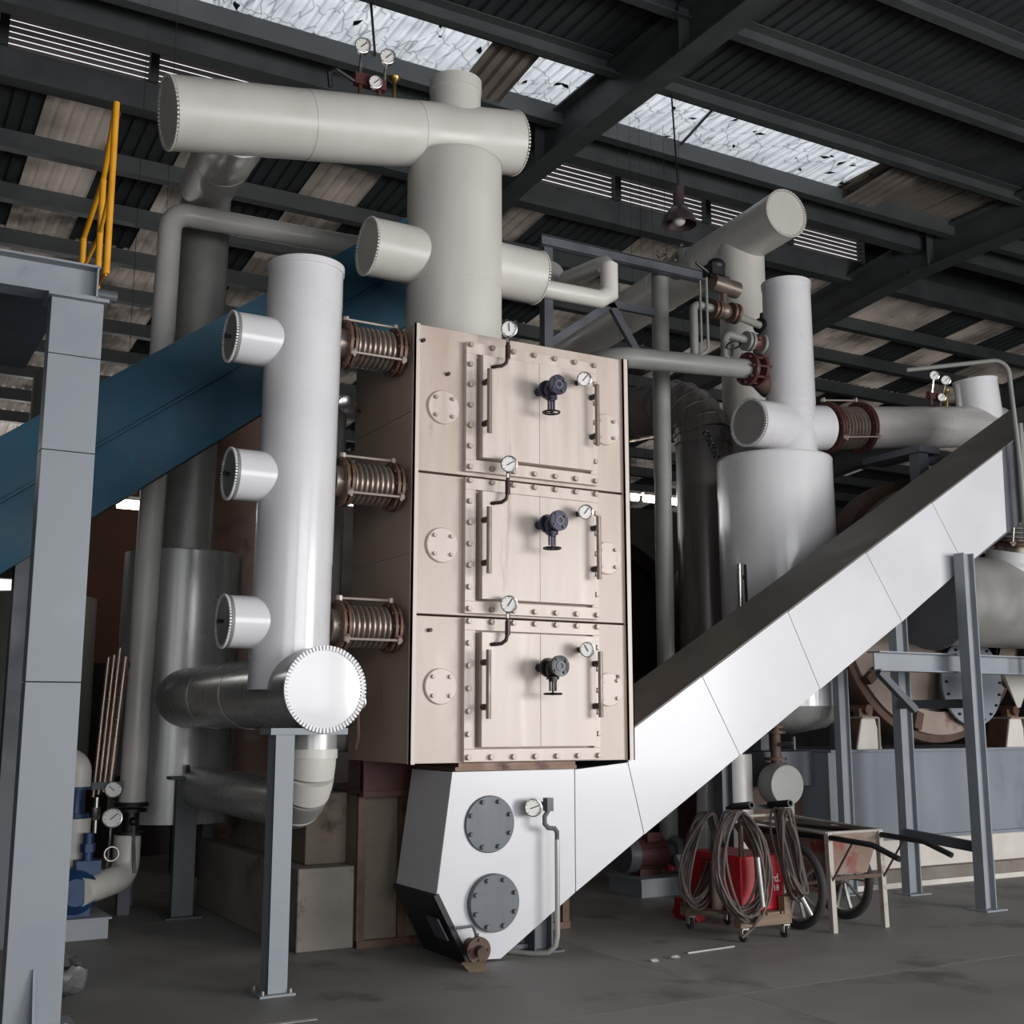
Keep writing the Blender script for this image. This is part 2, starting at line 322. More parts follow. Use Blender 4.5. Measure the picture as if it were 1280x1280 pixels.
for k, yy in enumerate((17.6, 19.1, 20.6, 22.1, 23.6, 25.1, 26.6, 28.1, 29.6)):
    z = rz(yy)
    tag(MB().box(-9, 36, yy - .09, yy + .09, z - .26, z).build('roof_purlin', M['roofst']), 'dark purlin under the rear roof slope, ' + ('nearest', 'second', 'third', 'fourth', 'fifth', 'sixth', 'seventh', 'eighth', 'last')[k] + ' one behind the louvre band', 'purlin', 'roof purlins')
tag(MB().box(-9, 36, 15.95, 16.2, 9.95, 10.36).build('louvre_beam', M['roofst']), 'dark steel beam carrying the louvre band', 'beam')
lv = thing('louvre_band', 'long band of reddish grey ventilation louvres high under the roof', 'louvre', (8, 16, 10.37))
for k in range(16):
    z = 10.41 + k * .085
    if k == 8: MB().box(-9, 16.9, 15.9, 16.0, z - .05, z + .09).build('mid_rail', M['roofst'], lv); continue
    if k == 9: continue
    MB().prism([(-9, 16.0, z + .028), (-9, 16.0, z + .022), (-9, 16.09, z + .006), (-9, 16.09, z + .012)], (26, 0, 0)).build('slat', M['louv'], lv)
for k in range(14):
    xx = -8.4 + k * 1.95
    if xx < 17: MB().box(xx - .06, xx + .06, 15.88, 16.0, 10.36, 11.75).build('post', M['roofst'], lv)
MB().box(16.9, 36, 16.0, 16.1, 10.3, 11.75).build('blank_panel', M['sheet'], lv)
m = MB()
for k in range(46):
    cx, cy = R.uniform(2, 14), R.uniform(12.3, 13.5); r_ = R.uniform(.03, .11); a0 = R.uniform(0, 6.3)
    m.prism([(cx + r_*math.cos(a0 + t)*q, cy + r_*math.sin(a0 + t)*q, 10.235) for t, q in ((0, 1), (1.6, .5), (2.6, .9), (4.2, .35))], (0, 0, .004))
tag(m.build('roof_debris', M['black']), 'dark leaf scraps scattered on the translucent skylight sheets', 'debris', kind='stuff')
hl = thing('hanging_lamp', 'purplish dome lamp hanging in front of the louvres', 'lamp', (9.36, 12.0, 8.1))
MB().lathe((9.36, 12, 8.08), (0, 0, 1), [(.23, 0), (.235, .02), (.2, .12), (.13, .22), (.06, .27), (0, .27)], 28).build('lamp_shade', M['lampcol'], hl)
MB().cyl((9.36, 12, 8.33), (9.36, 12, 8.62), .075, 16).build('ballast_housing', M['lampcol'], hl)
MB().tube([(9.36, 12, 8.6), (9.36, 12.05, 9.3), (9.36, 12.1, 10.02)], .012, 8).build('cord', M['black'], hl)
MB().ball((9.36, 12, 8.16), .09).build('bulb', M['dial'], hl)

# ------------------------------------------------------------------ part makers
HB = MB().lathe((0, 0, 0), (0, -1, 0), [(.0, .022), (.014, .022), (.0155, .018), (.0155, 0)], 6).mesh('bolt', M['bolt'])
HBG = HB.copy(); HBG.materials[0] = M['plate']
def bolt(parent, loc, big=1.35):
    o = put('bolt', HB, parent, loc); o.scale = (big,) * 3; return o
def cap(root, c, d, r, mat, rim=None, name='end_cap', teeth=56):
    """flat end cap with a crimped (toothed) rim; d points outwards"""
    c, d = Vector(c), Vector(d).normalized()
    MB().lathe(c, d, [(r*.99, -.02), (r*.99, .0), (r*.93, .006), (r*.9, .007), (0, .007)], 48).build(name, mat, root, angle=12)
    a, b = frame(d); m = MB()
    for i in range(teeth):
        t0 = 2*math.pi*i/teeth; t1 = t0 + 2*math.pi/teeth*.62
        pts = [c + (a*math.cos(t) + b*math.sin(t))*q + d*.004 for t, q in ((t0, r*.9), (t1, r*.9), (t1, r*1.012), (t0, r*1.012))]
        m.prism(pts, d * .014)
    m.build('crimped_rim', rim or mat, root)
def pipe(root, p, q, r, mat, cuts=(), n=48, name='cladding_section', open_=True):
    p, q = Vector(p), Vector(q); ts = [0] + list(cuts) + [1]; d = q - p; L = d.length
    for t0, t1 in zip(ts, ts[1:]):
        lap = .012 if t1 < 1 else 0
        MB().lathe(p + d*t0, d, [(r - .012, 0), (r, 0), (r - .0035, (t1-t0)*L + lap), (r - .014, (t1-t0)*L + lap)], n).build(name, mat, root)
def dial(root, c, d, r, name='gauge', ang=40):
    c, d = Vector(c), Vector(d).normalized(); a, b = frame(d)
    g = MB().lathe(c, d, [(0, -.05*r/.06), (r*.9, -.05*r/.06), (r, -.03), (r*1.04, -.01), (r*1.04, .008), (r*.92, .01), (r*.92, .0)], 28).build(name, M['chrome'], root)
    MB().lathe(c, d, [(r*.93, .0), (0, .0)], 28).build('dial_face', M['dial'], g)
    t = math.radians(ang); u = a*math.cos(t) + b*math.sin(t); m = MB().bar(c - u*r*.3 + d*.004, c + u*r*.72 + d*.004, r*.1, .003, d)
    for k in range(9):
        t = math.radians(-45 + k * 33.7); u = a*math.cos(t) + b*math.sin(t); m.bar(c + u*r*.72 + d*.002, c + u*r*.86 + d*.002, r*.05, .002, d)
    m.build('needle_and_ticks', M['black'], g); return g
def elbow_pts(a, c, b, rad, n=8):
    a, b, c = Vector(a), Vector(b), Vector(c); u = (a - c).normalized(); v = (b - c).normalized(); th = u.angle(v); t = rad / math.tan(th/2)
    w = (u + v).normalized(); o = c + w * rad / math.sin(th/2); p0 = c + u*t - o; p1 = c + v*t - o; out = [a]; phi = p0.angle(p1); ax = p0.cross(p1).normalized()
    for i in range(n + 1): out.append(o + Matrix.Rotation(phi*i/n, 3, ax) @ p0)
    return out + [b]
def flange(m, c, d, r, t=.025, n=28): return m.lathe(Vector(c) - Vector(d).normalized()*t/2, d, [(0, 0), (r, 0), (r, t), (0, t)], n)
def ring_bolts(m, c, d, r, n, s=.012, h=.02, ph=0):
    c, d = Vector(c), Vector(d).normalized(); a, b = frame(d)
    for i in range(n):
        t = 2*math.pi*i/n + ph; m.cyl(c + (a*math.cos(t) + b*math.sin(t))*r, c + (a*math.cos(t) + b*math.sin(t))*r + d*h, s, 6)
    return m

# ------------------------------------------------------------------ the beige heater
ht = thing('furnace_heater', 'tall beige steel box heater with three bolted doors stacked on its front', 'heater', (4.37, 8.05, 1.32))
for z0, z1 in ((1.32, 2.318), (2.332, 3.32), (3.336, 4.40)):
    MB().box(3.475, 5.24, 7.5, 8.6, z0, z1).build('casing_section', M['beige'], ht, .004)
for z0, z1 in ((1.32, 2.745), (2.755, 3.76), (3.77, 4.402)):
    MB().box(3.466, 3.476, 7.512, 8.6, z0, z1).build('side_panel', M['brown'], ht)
MB().box(3.462, 3.50, 7.492, 7.51, 1.315, 4.405).box(3.462, 3.472, 7.492, 7.53, 1.315, 4.405).build('corner_strip', M['beige2'], ht)
MB().box(5.235, 5.29, 7.47, 7.485, 1.32, 4.40).box(5.235, 5.245, 7.47, 7.52, 1.32, 4.40).box(5.28, 5.29, 7.47, 8.6, 1.32, 4.40).build('corner_angle', M['beige2'], ht)
rows = [(4.296, 3.389), (3.292, 2.377), (2.293, 1.358)]
def gvalve(root, c, mat):
    x, y, z = c
    m = MB().cyl((x - .02, 7.41, z), (x, y + .05, z), .03, 16); flange(m, (x, y + .06, z), (0, 1, 0), .068, .026); flange(m, (x + .01, y - .075, z + .005), (.05, -1, .02), .074, .026)
    m.cyl((x, y + .06, z), (x + .01, y - .07, z + .005), .045, 20); m.ball((x, y, z - .02), .055)
    m.cyl((x, y, z - .03), (x, y, z - .1), .03, 14); flange(m, (x, y, z - .075), (0, 0, 1), .045, .02)
    v = m.build('gate_valve', mat, root)
    f = MB(); ring_bolts(f, (x + .01, y - .088, z + .005), (0, -1, 0), .054, 4, .009, .012, .6); f.lathe((x + .01, y - .089, z + .005), (0, -1, 0), [(.036, 0), (.036, .005), (.018, .005), (.018, -.01), (0, -.01)], 20); f.build('flange_face', M['steeldk'] if mat == M['navy'] else M['plate'], v)
    MB().bar((x - .022, y, z - .1), (x - .022, y, z - .165), .01, .018).bar((x + .022, y, z - .1), (x + .022, y, z - .165), .01, .018).cyl((x, y, z - .09), (x, y, z - .195), .008, 10).build('yoke', mat, v)
    w = MB().torus((x, y, z - .185), (0, 0, 1), .06, .0075, 28, 8)
    for k in range(3):
        t = k * math.pi * 2 / 3 + .4; w.bar((x, y, z - .185), (x + .06*math.cos(t), y + .06*math.sin(t), z - .185), .01, .008)
    w.build('handwheel', M['black'], v)
for i, (zt, zb) in enumerate(rows):
    fr = MB(); x0, x1, z0, z1 = 3.85, 4.975, zb - .03, zt + .02
    for a in ((x0, x1, z1 - .085, z1), (x0, x1, z0, z0 + .085), (x0, x0 + .085, z0 + .085, z1 - .085), (x1 - .06, x1, z0 + .085, z1 - .085)):
        fr.box(a[0], a[1], 7.45, 7.5, a[2], a[3])
    door = fr.build('door', M['beige2'], ht, .003)
    MB().box(3.957, 4.905, 7.395, 7.5, zb + .068, zt - .078).build('door_panel', M['beige2'], door, .004)
    MB().box(4.43, 4.436, 7.392, 7.40, zb + .07, zt - .08).build('weld_seam', M['beige'], door)
    for k in range(7):
        xx = 3.88 + (4.948 - 3.88) * k / 6; bolt(door, (xx, 7.45, zt - .003)); bolt(door, (xx, 7.45, zb))
    for k in range(1, 6):
        zz = zb + (zt - zb) * k / 6; bolt(door, (3.88, 7.45, zz)); bolt(door, (4.948, 7.45, zz))
    zc = zt - .44
    for xx, dz in ((3.968, 0), (4.888, .012)):
        MB().cyl((xx, 7.315, zc - .235 + dz), (xx, 7.315, zc + .235 + dz), .0185, 16).build('handle', M['handle'], door)
        MB().cyl((xx, 7.32, zc - .155 + dz), (xx, 7.40, zc - .155 + dz), .022, 12).cyl((xx, 7.32, zc + .15 + dz), (xx, 7.40, zc + .15 + dz), .022, 12).build('handle_stud', M['dkbrown'], door)
    dn = (-.38, -.92, -.12)
    dial(ht, (4.12, 7.30, zt + .115), dn, .058, ang=(95, 30, 60)[i])
    MB().tube([(4.125, 7.325, zt + .06), (4.125, 7.33, zt - .03), (4.125, 7.33, zt - .09), (4.115, 7.335, zt - .135), (4.085, 7.345, zt - .158), (4.05, 7.36, zt - .163), (4.03, 7.40, zt - .163)], .013, 10).cyl((4.125, 7.328, zt - .0), (4.125, 7.33, zt - .1), .019, 10).build('gauge_siphon', M['dkbrown'], ht)
    MB().cyl((4.125, 7.325, zt + .05), (4.125, 7.327, zt + .02), .016, 8).build('gauge_union', M['chrome'], ht)
    dial(ht, (4.74, 7.26, zt - .185), dn, .053, ang=(50, 55, 120)[i])
    MB().tube([(4.765, 7.43, zt - .178), (4.757, 7.36, zt - .182), (4.747, 7.315, zt - .185)], .016, 10).cyl((4.757, 7.36, zt - .182), (4.765, 7.43, zt - .178), .022, 8).build('gauge_stem', M['dkbrown'], ht)
    gvalve(ht, (4.435, 7.235, zt - (.30, .292, .318)[i]), M['navy'] if i < 2 else M['black'])
    for xx, zz in ((3.688, (3.81, 2.816, 1.838)[i]), (5.078, (3.815, 2.816, 1.834)[i])):
        c = MB().lathe((xx, 7.5, zz), (0, -1, 0), [(.124, 0), (.124, .016), (.118, .022), (.0, .022)], 40).build('cover_plate', M['beige2'], ht, angle=15)
        for k in range(4):
            t = math.pi/4 + k*math.pi/2; bolt(c, (xx + .092*math.cos(t), 7.48, zz + .092*math.sin(t)), 1.0)
# plugs on the casing
for xx, zz in ((3.72, 4.06), (5.15, 1.93), (3.60, 2.22), (3.52, 4.28)):
    MB().cyl((xx, 7.5, zz), (xx, 7.47, zz), .014, 10).build('plug', M['dkbrown'], ht)

# cream tower standing on the heater
tw = thing('flue_tower', 'thick cream vertical flue standing on the heater roof', 'flue', (4.07, 8.1, 4.4))
pipe(tw, (4.07, 8.1, 4.4), (4.07, 8.1, 6.0), .38, M['cream'], (.34,), 64)
MB().lathe((4.07, 8.1, 6.0), (0, 0, 1), [(.38, -.01), (.38, 0), (.36, .015), (.2, .03), (0, .03)], 64).build('shoulder', M['cream'], tw)
MB().cyl((4.07, 8.1, 6.1), (4.07, 8.1, 6.72), .205, 48).build('top_stub', M['cream'], tw)
MB().lathe((4.07, 8.1, 6.62), (0, 0, 1), [(.2, 0), (.212, .0), (.212, .10), (.19, .108), (0, .11)], 48).build('top_cap', M['cream'], tw)
for d, xx, zz, r in ((-1, 3.34, 5.17, .225), (1, 4.82, 5.2, .22)):
    pipe(tw, (4.07, 8.1, zz), (xx, 8.1, zz), r, M['cream'], (), 48, 'side_stub'); cap(tw, (xx, 8.1, zz), (d, 0, 0), r, M['cream'])
tp = thing('overhead_flue', 'long cream horizontal flue crossing the top of the tower', 'flue', (3.2, 8.1, 6.1))
pA, pB = V(1.80, 8.1, 5.86), V(4.60, 8.1, 6.33); dA = (pB - pA).normalized()
pipe(tp, pA, pB, .262, M['cream'], (.36, .68), 56); cap(tp, pA, -dA, .262, M['cream']); cap(tp, pB, dA, .262, M['cream'])
ld = thing('cross_duct', 'worn cream duct leaning back from the overhead flue to the rear vessel', 'duct', (2.4, 9, 6))
pipe(ld, (2.33, 8.12, 5.93), (2.81, 10.9, 6.66), .25, M['cream'], (.45,), 40)
# gauge cluster on the overhead flue
def cluster(root, c, dn, s=1., capmat=None):
    x, y, z = c
    MB().box(x - .16*s, x + .16*s, y - .03, y + .03, z + .1*s, z + .22*s).cyl((x - .1*s, y, z), (x - .1*s, y, z + .12*s), .018, 8).cyl((x + .1*s, y, z), (x + .1*s, y, z + .12*s), .018, 8).build('manifold', M['redflange'], root)
    for dx, dz, r in ((-.12, .46, .075), (.14, .42, .075), (.02, .12, .065)):
        dial(root, (x + dx*s, y - .08, z + dz*s), dn, r*s)
    MB().tube([(x - .12*s, y - .06, z + .4*s), (x - .12*s, y - .03, z + .2*s)], .014, 8).tube([(x + .14*s, y - .06, z + .36*s), (x + .13*s, y - .03, z + .2*s)], .014, 8).build('gauge_riser', M['chrome'], root)
    MB().cyl((x + .26*s, y, z), (x + .26*s, y, z + .24*s), .016, 8).lathe((x + .26*s, y, z + .22*s), (0, 0, 1), [(.016, 0), (.045, .03), (.05, .05), (0, .055)], 12).build('needle_valve', M['brass'], root)
gc = thing('gauge_cluster', 'dark red manifold with three round gauges on top of the overhead flue', 'gauge', (3.3, 8.1, 6.35))
cluster(gc, (3.30, 8.05, 6.36), (-.35, -.93, -.1), .8)
MB().tube([(3.18, 8.05, 6.46), (3.02, 8.05, 6.52), (2.96, 8.03, 6.46), (2.98, 8.05, 6.36)], .02, 8).build('capillary_hose', M['black'], gc)

# ------------------------------------------------------------------ white header pipe at the left, bellows, bottom manifold
HX, HY = 2.70, 7.7
hp = thing('header_pipe', 'thick white vertical header pipe left of the heater', 'pipe', (HX, HY, 1.55))
pipe(hp, (HX - .03, HY, 1.8), (HX + .01, HY, 4.70), .262, M['white'], (.07, .29, .68, .91), 64)
MB().lathe((HX + .01, HY, 4.69), (0, 0, 1), [(.25, 0), (.268, 0), (.268, .05), (.25, .058), (0, .06)], 64).build('top_cap', M['white'], hp)
for zz, dx in ((4.155, 0), (3.215, .03), (2.24, .03)):
    pipe(hp, (HX, HY, zz), (2.20 + dx, HY, zz), .175, M['white'], (), 48, 'side_stub'); cap(hp, (2.20 + dx, HY, zz), (-1, 0, 0), .175, M['lagging'], M['white'])
    MB().cyl((2.20 + dx, HY, zz), (2.15 + dx, HY, zz), .012, 8).cyl((2.16 + dx, HY, zz - .02), (2.16 + dx, HY, zz + .02), .008, 8).build('drain_cock', M['black'], hp)
bj = thing('bellows_joint', 'rusty ribbed bellows joint, topmost of three beside the heater', 'bellows', (3.2, HY, 4.2), 'bellows joints between header pipe and heater')
def bellows(root, p, q, r, nrib=8, mat=None, rods=True, fl=None):
    p, q = Vector(p), Vector(q); d = (q - p); L = d.length; d.normalize(); pr = []; n0, n1 = L*.22, L*.80
    for i in range(nrib):
        t = n0 + (n1 - n0) * i / nrib; w = (n1 - n0) / nrib
        pr += [(r*.80, t), (r*.9, t + w*.12), (r, t + w*.3), (r, t + w*.55), (r*.9, t + w*.75), (r*.80, t + w*.92)]
    MB().lathe(p, d, [(r*.80, n0 - .03)] + pr + [(r*.80, n1 + .03)], 40).build('corrugated_bellow', mat or M['bell'], root, angle=60)
    for t, nm in ((L*.15, 'flange'), (L*.86, 'flange')):
        m = MB(); c = p + d*t; flange(m, c - d*.018, d, r*1.22, .02, 36); flange(m, c + d*.018, d, r*1.2, .02, 36)
        f = m.build(nm, fl or M['rust'], root); b = MB(); ring_bolts(b, c - d*.04, d, r*1.08, 10, .012, .08); b.build('flange_bolts', M['rusty'], f)
    MB().cyl(p, p + d*L*.16, r*.78, 32).build('pipe_neck', M['bell'], root); MB().cyl(p + d*L*.85, q, r*.78, 32).build('pipe_neck', M['rust'], root)
    if rods:
        a, b = frame(d)
        for t in (90, -30, 210):
            o = (a*math.cos(math.radians(t)) + b*math.sin(math.radians(t))) * r * 1.32
            k = MB().cyl(p + o + d*L*.1, p + o + d*L*.9, .009, 8)
            for s_ in (.12, .15, .85, .88): k.cyl(p + o + d*(L*s_ - .008), p + o + d*(L*s_ + .008), .02, 6)
            for s_ in (.15, .86): k.bar(p + o*.8 + d*L*s_, p + o*1.08 + d*L*s_, .045, .02, d)
            k.build('tie_rod', M['bolt'], root)
bellows(bj, (HX + .24, HY, 4.225), (3.466, HY, 4.225), .145)
dup(bj, (0, 0, -.99), 'rusty ribbed bellows joint, middle of three beside the heater')
dup(bj, (0, 0, -1.985), 'rusty ribbed bellows joint, lowest of three, above the big white cap')
bm_ = thing('bottom_manifold', 'fat grey horizontal duct with a round white crimped cap facing out', 'duct', (2.72, 8.5, 1.55))
pipe(bm_, (2.74, 7.2, 1.80), (2.74, 7.9, 1.80), .268, M['alu'], (), 56); cap(bm_, (2.74, 7.2, 1.80), (0, -1, 0), .268, M['white'], M['white'], 'end_cap', 70)
pipe(bm_, (2.74, 7.85, 1.80), (2.74, 10.6, 1.80), .255, M['alu'], (.3, .62), 56)
dp = thing('drop_elbow', 'grey pipe dropping from the manifold and bending back low to the vessel', 'pipe', (2.9, 8, .8))
pts = elbow_pts((2.86, 7.75, 1.6), (2.86, 7.75, 1.05), (2.86, 10.6, 1.05), .34, 8)
for k, (i0, i1) in enumerate(((0, 2), (1, 4), (3, 6), (5, 8), (7, 10), (9, len(pts)))):
    seg = pts[i0:i1]
    if len(seg) > 1: MB().tube(seg, .172 - .002*(k % 2), 40).build('lagging_segment', M['alu' if k in (0, 5) else 'cream' if k < 3 else 'aludull'], dp)
MB().lathe((2.86, 7.75, 1.42), (0, 0, -1), [(.17, 0), (.178, 0), (.178, .06), (.17, .06)], 40).build('clamp_band', M['cream'], dp)
# front post under the manifold cap
fp = thing('pipe_support_post', 'slim blue grey post holding up the white capped manifold', 'post', (2.48, 7.28, 0))
MB().box(2.43, 2.56, 7.22, 7.235, .012, 1.56).box(2.43, 2.442, 7.22, 7.34, .012, 1.56).build('channel', M['steel'], fp, .002)
MB().box(2.38, 2.6, 7.18, 7.4, 0, .012).build('base_plate', M['steel'], fp); MB().box(2.40, 2.9, 7.2, 7.42, 1.52, 1.56).build('saddle', M['steel'], fp)
ib = ring_bolts(MB(), (2.49, 7.29, .012), (0, 0, 1), .12, 4, .01, .025, .785); ib.build('anchor_bolts', M['bolt'], fp)
# little gauges between header pipe and heater
sg = thing('small_gauge', 'small round gauge on a dark stem right of the white cap', 'gauge', (3.15, 7.75, 1.6))
dial(sg, (3.17, 7.7, 1.73), (-.5, -.86, 0), .055); MB().tube([(3.18, 7.73, 1.72), (3.2, 7.76, 1.5), (3.2, 7.8, 1.42)], .014, 8).build('gauge_stem', M['rusty'], sg)
MB().cyl((2.95, 8.75, 1.47), (3.7, 8.75, 1.47), .1, 28).cyl((2.95, 8.75, 1.82), (3.7, 8.75, 1.82), .1, 28).build('branch_pipe', M['aludull'], sg)
vg = thing('view_glass', 'small round bright mirror glass on a bracket under the top bellows', 'mirror', (3.35, 8.3, 3.7))
MB().lathe((3.30, 8.35, 3.98), (-.45, -.88, 0), [(.07, -.03), (.078, 0), (.07, .012), (.064, .008), (0, .008)], 28).build('glass_disc', M['chrome'], vg); MB().tube([(3.31, 8.37, 3.98), (3.4, 8.45, 3.98), (3.47, 8.5, 3.98)], .012, 8).build('bracket', M['rusty'], vg)
rp = thing('riser_pipe', 'grey riser pipe seen in the gap between header pipe and heater', 'pipe', (3.33, 9.05, 1.08))
pipe(rp, (3.33, 9.05, 1.08), (3.36, 9.05, 4.12), .2, M['aludull'], (.35, .62), 36); MB().lathe((3.36, 9.05, 4.11), (0, 0, 1), [(.2, 0), (.18, .02), (0, .03)], 36).build('top_cap', M['aludull'], rp)

# ------------------------------------------------------------------ inclined conveyor with its boot
cv = thing('inclined_conveyor', 'white clad inclined conveyor rising to the right from a hopper boot', 'conveyor', (5, 7.9, 0))
def ct(x): return 1.54 + .6 * (x - 5.29)
def cb(x): return .778 + .6 * (x - 5.38)
MB().prism([(3.79, 7.51, 1.26), (3.675, 7.51, .44), (3.93, 7.51, .02), (4.17, 7.51, .01), (4.78, 7.51, .42), (4.78, 7.51, 1.262)], (0, .64, 0)).build('boot_casing', M['duct'], cv)
MB().prism([(3.79, 7.5, 1.258), (3.677, 7.5, .44), (3.93, 7.5, .025), (4.168, 7.5, .012), (4.772, 7.5, .405), (4.772, 7.5, 1.258)], (0, .01, 0)).build('boot_front', M['duct'], cv)
MB().prism([(4.775, 7.516, .42), (5.38, 7.516, cb(5.38) + .01), (10.9, 7.516, cb(10.9)), (10.9, 7.516, ct(10.9)), (5.292, 7.516, ct(5.292)), (5.24, 7.516, 1.27), (4.775, 7.516, 1.262)], (0, .78, 0)).build('trunk', M['steeldk'], cv)
bx = [((4.778, 1.258), (4.778, .41)), ((5.246, 1.30), (5.381, cb(5.381))), ((5.964, ct(5.964)), (6.316, cb(6.316))), ((6.873, ct(6.873)), (7.191, cb(7.191))), ((7.8, ct(7.8)), (8.19, cb(8.19))), ((8.664, ct(8.664)), (9.044, cb(9.044) + .03)), ((9.68, ct(9.68)), (9.66, cb(9.66) + .03))]
g = .0035
for i in range(len(bx) - 1):
    (a, b), (c, d) = bx[i], bx[i+1]
    P_ = [(a[0] + g, 7.5, a[1]), (b[0] + g, 7.5, b[1]), (d[0] - g, 7.5, d[1]), (c[0] - g, 7.5, c[1])]
    if i == 1: P_.append((5.295, 7.5, ct(5.295)))
    MB().prism(P_, (0, .012 + .002 * (i % 2), 0)).build('cladding_panel', M['duct'], cv)
for i in range(1, len(bx) - 1):
    x0, x1 = max(5.3, bx[i][0][0]), bx[i+1][0][0]
    MB().prism([(x0, 7.506, ct(x0) + .003), (x1 - .004, 7.506, ct(x1) + .003), (x1 - .004, 7.506, ct(x1) + .012), (x0, 7.506, ct(x0) + .012)], (0, .80, 0)).build('top_panel', M['convtop'], cv)
MB().prism([(9.69, 7.506, ct(9.69)), (10.9, 7.506, ct(10.9)), (10.9, 7.506, ct(10.9) + .012), (9.69, 7.506, ct(9.69) + .012)], (0, .80, 0)).build('top_panel', M['convtop'], cv)
MB().prism([(3.655, 7.49, .455), (3.905, 7.49, .0), (3.94, 7.49, .015), (3.69, 7.49, .47)], (0, .67, 0)).build('clean_out_door', M['platebl'], cv)
MB().prism([(3.72, 7.55, .30), (3.80, 7.55, .155), (3.79, 7.55, .15), (3.71, 7.55, .295)], (0, .18, 0)).build('door_latch', M['steeldk'], cv)
MB().box(3.80, 4.78, 7.478, 8.1, 1.266, 1.292).box(3.83, 4.775, 7.488, 8.1, 1.292, 1.318).build('top_flange', M['rust'], cv)
for cx, cz, yy in ((4.076, .905, 7.5), (4.10, .385, 7.5)):
    h = .012 if cz > .6 else .04
    c = MB().lathe((cx, yy, cz), (0, -1, 0), [(.192, 0), (.192, h), (.186, h + .006), (0, h + .006)], 56).build('inspection_cover', M['plate'], cv, angle=15)
    for k in range(8):
        t = math.pi/8 + k*math.pi/4; b = bolt(c, (cx + .162*math.cos(t), yy - h - .006, cz + .162*math.sin(t)), 1.05); b.data = HBG
dial(cv, (4.37, 7.40, 1.01), (-.42, -.9, 0), .06, ang=20)
MB().tube([(4.38, 7.5, 1.01), (4.38, 7.41, 1.01)], .02, 10).build('gauge_stem', M['steeldk'], cv); MB().box(4.455, 4.505, 7.35, 7.41, .985, 1.075).cyl((4.48, 7.38, 1.03), (4.48, 7.5, 1.03), .015, 10).build('gauge_cock', M['steeldk'], cv)
cn = thing('bent_conduit', 'thin steel conduit bent down the face of the white boot to the floor', 'conduit', (4.5, 7.4, 0))
MB().tube([(4.48, 7.38, .99), (4.45, 7.38, .95), (4.45, 7.38, .90), (4.48, 7.38, .87), (4.53, 7.38, .865), (4.55, 7.38, .84), (4.55, 7.38, .78)], .016, 10).build('flexible_end', M['steeldk'], cn)
MB().tube([(4.55, 7.38, .79), (4.55, 7.38, .15), (4.54, 7.39, .08), (4.50, 7.42, .035), (4.42, 7.5, .022), (4.15, 7.95, .02)], .0175, 10).build('rigid_conduit', M['alu'], cn)
dv = thing('drain_valve', 'rusty round drain flange with lever at the foot of the boot', 'valve', (3.9, 7.35, 0))
MB().cyl((3.93, 7.5, .12), (3.91, 7.33, .115), .05, 20).cyl((3.91, 7.33, .115), (3.90, 7.26, .11), .035, 16).build('body', M['rusty'], dv)
m = flange(MB(), (3.91, 7.34, .115), (.05, 1, 0), .085, .03); ring_bolts(m, (3.91, 7.325, .115), (0, -1, 0), .066, 4, .01, .014); m.build('flange', M['rusty'], dv)
MB().tube([(3.93, 7.4, .19), (3.90, 7.4, .26), (3.76, 7.4, .255)], .01, 8).cyl((3.93, 7.4, .12), (3.93, 7.4, .21), .016, 8).build('lever', M['steeldk'], dv)
wd = tag(MB().prism([(3.80, 7.26, 0), (3.93, 7.22, 0), (3.95, 7.3, .0), (3.94, 7.3, .05), (3.80, 7.32, .02)], (0, .05, .02)).build('wood_wedge', M['wood']), 'small broken wooden wedge on the floor under the rusty drain', 'wedge')
# H post under the boot
def hpost(name, label, x, y, z1, w, d, mat, group=None, plate=.06):
    t = thing(name, label, 'post', (x, y, 0), group)
    MB().box(x - w/2, x - w/2 + .012, y, y + d, .012, z1).box(x + w/2 - .012, x + w/2, y, y + d, .012, z1).box(x - w/2 + .012, x + w/2 - .012, y + d/2 - .006, y + d/2 + .006, .012, z1).build('h_section', mat, t)
    MB().box(x - w/2 - plate, x + w/2 + plate, y - plate, y + d + plate, 0, .012).build('base_plate', mat, t); return t
hpost('steel_post', 'short dark H post under the lower end of the conveyor', 4.585, 7.62, .30, .15, .15, M['steeldk'])
MB_ = tag(MB().box(4.3, 4.36, 7.7, 8.2, .0, .17).box(4.36, 4.5, 7.7, 7.75, .02, .05).build('skid_channel', M['steeldk']), 'dark steel skid channel on the floor behind the boot tip', 'channel')

# ------------------------------------------------------------------ supports on the right
p1 = hpost('steel_post', 'front blue grey H post carrying the upper conveyor', 8.90, 7.33, 3.10, .14, .11, M['steel'], 'conveyor posts')
p2 = hpost('steel_post', 'rear grey H post behind the front conveyor post', 9.10, 8.34, 2.72, .16, .10, M['steel'], 'conveyor posts')
p3 = hpost('steel_post', 'grey post right behind the wheelbarrow, beneath the vessel', 8.57, 8.62, 2.1, .13, .08, M['steel'], 'conveyor posts')
p4 = hpost('steel_post', 'dark steel post behind the cable coils on the cart', 7.30, 8.85, 1.55, .13, .13, M['steeldk'], 'conveyor posts')
xb = thing('cross_beam', 'grey I beam on the posts under the big grey duct', 'beam', (9.3, 7.6, 2.1))
m = MB(); ibeam(m, (7.95, 7.62, 2.12), (12.4, 7.62, 2.12), .15, .17, .012); m.build('beam', M['steel'], xb)
MB().bar((8.0, 7.62, 2.03), (8.42, 7.62, 1.70), .06, .06).build('knee_brace', M['steeldk'], xb)
tag(MB().box(8.98, 9.02, 7.44, 8.34, 1.72, 1.80).build('cross_beam', M['steeldk']), 'short dark tie beam between the two conveyor posts, upper', 'beam')
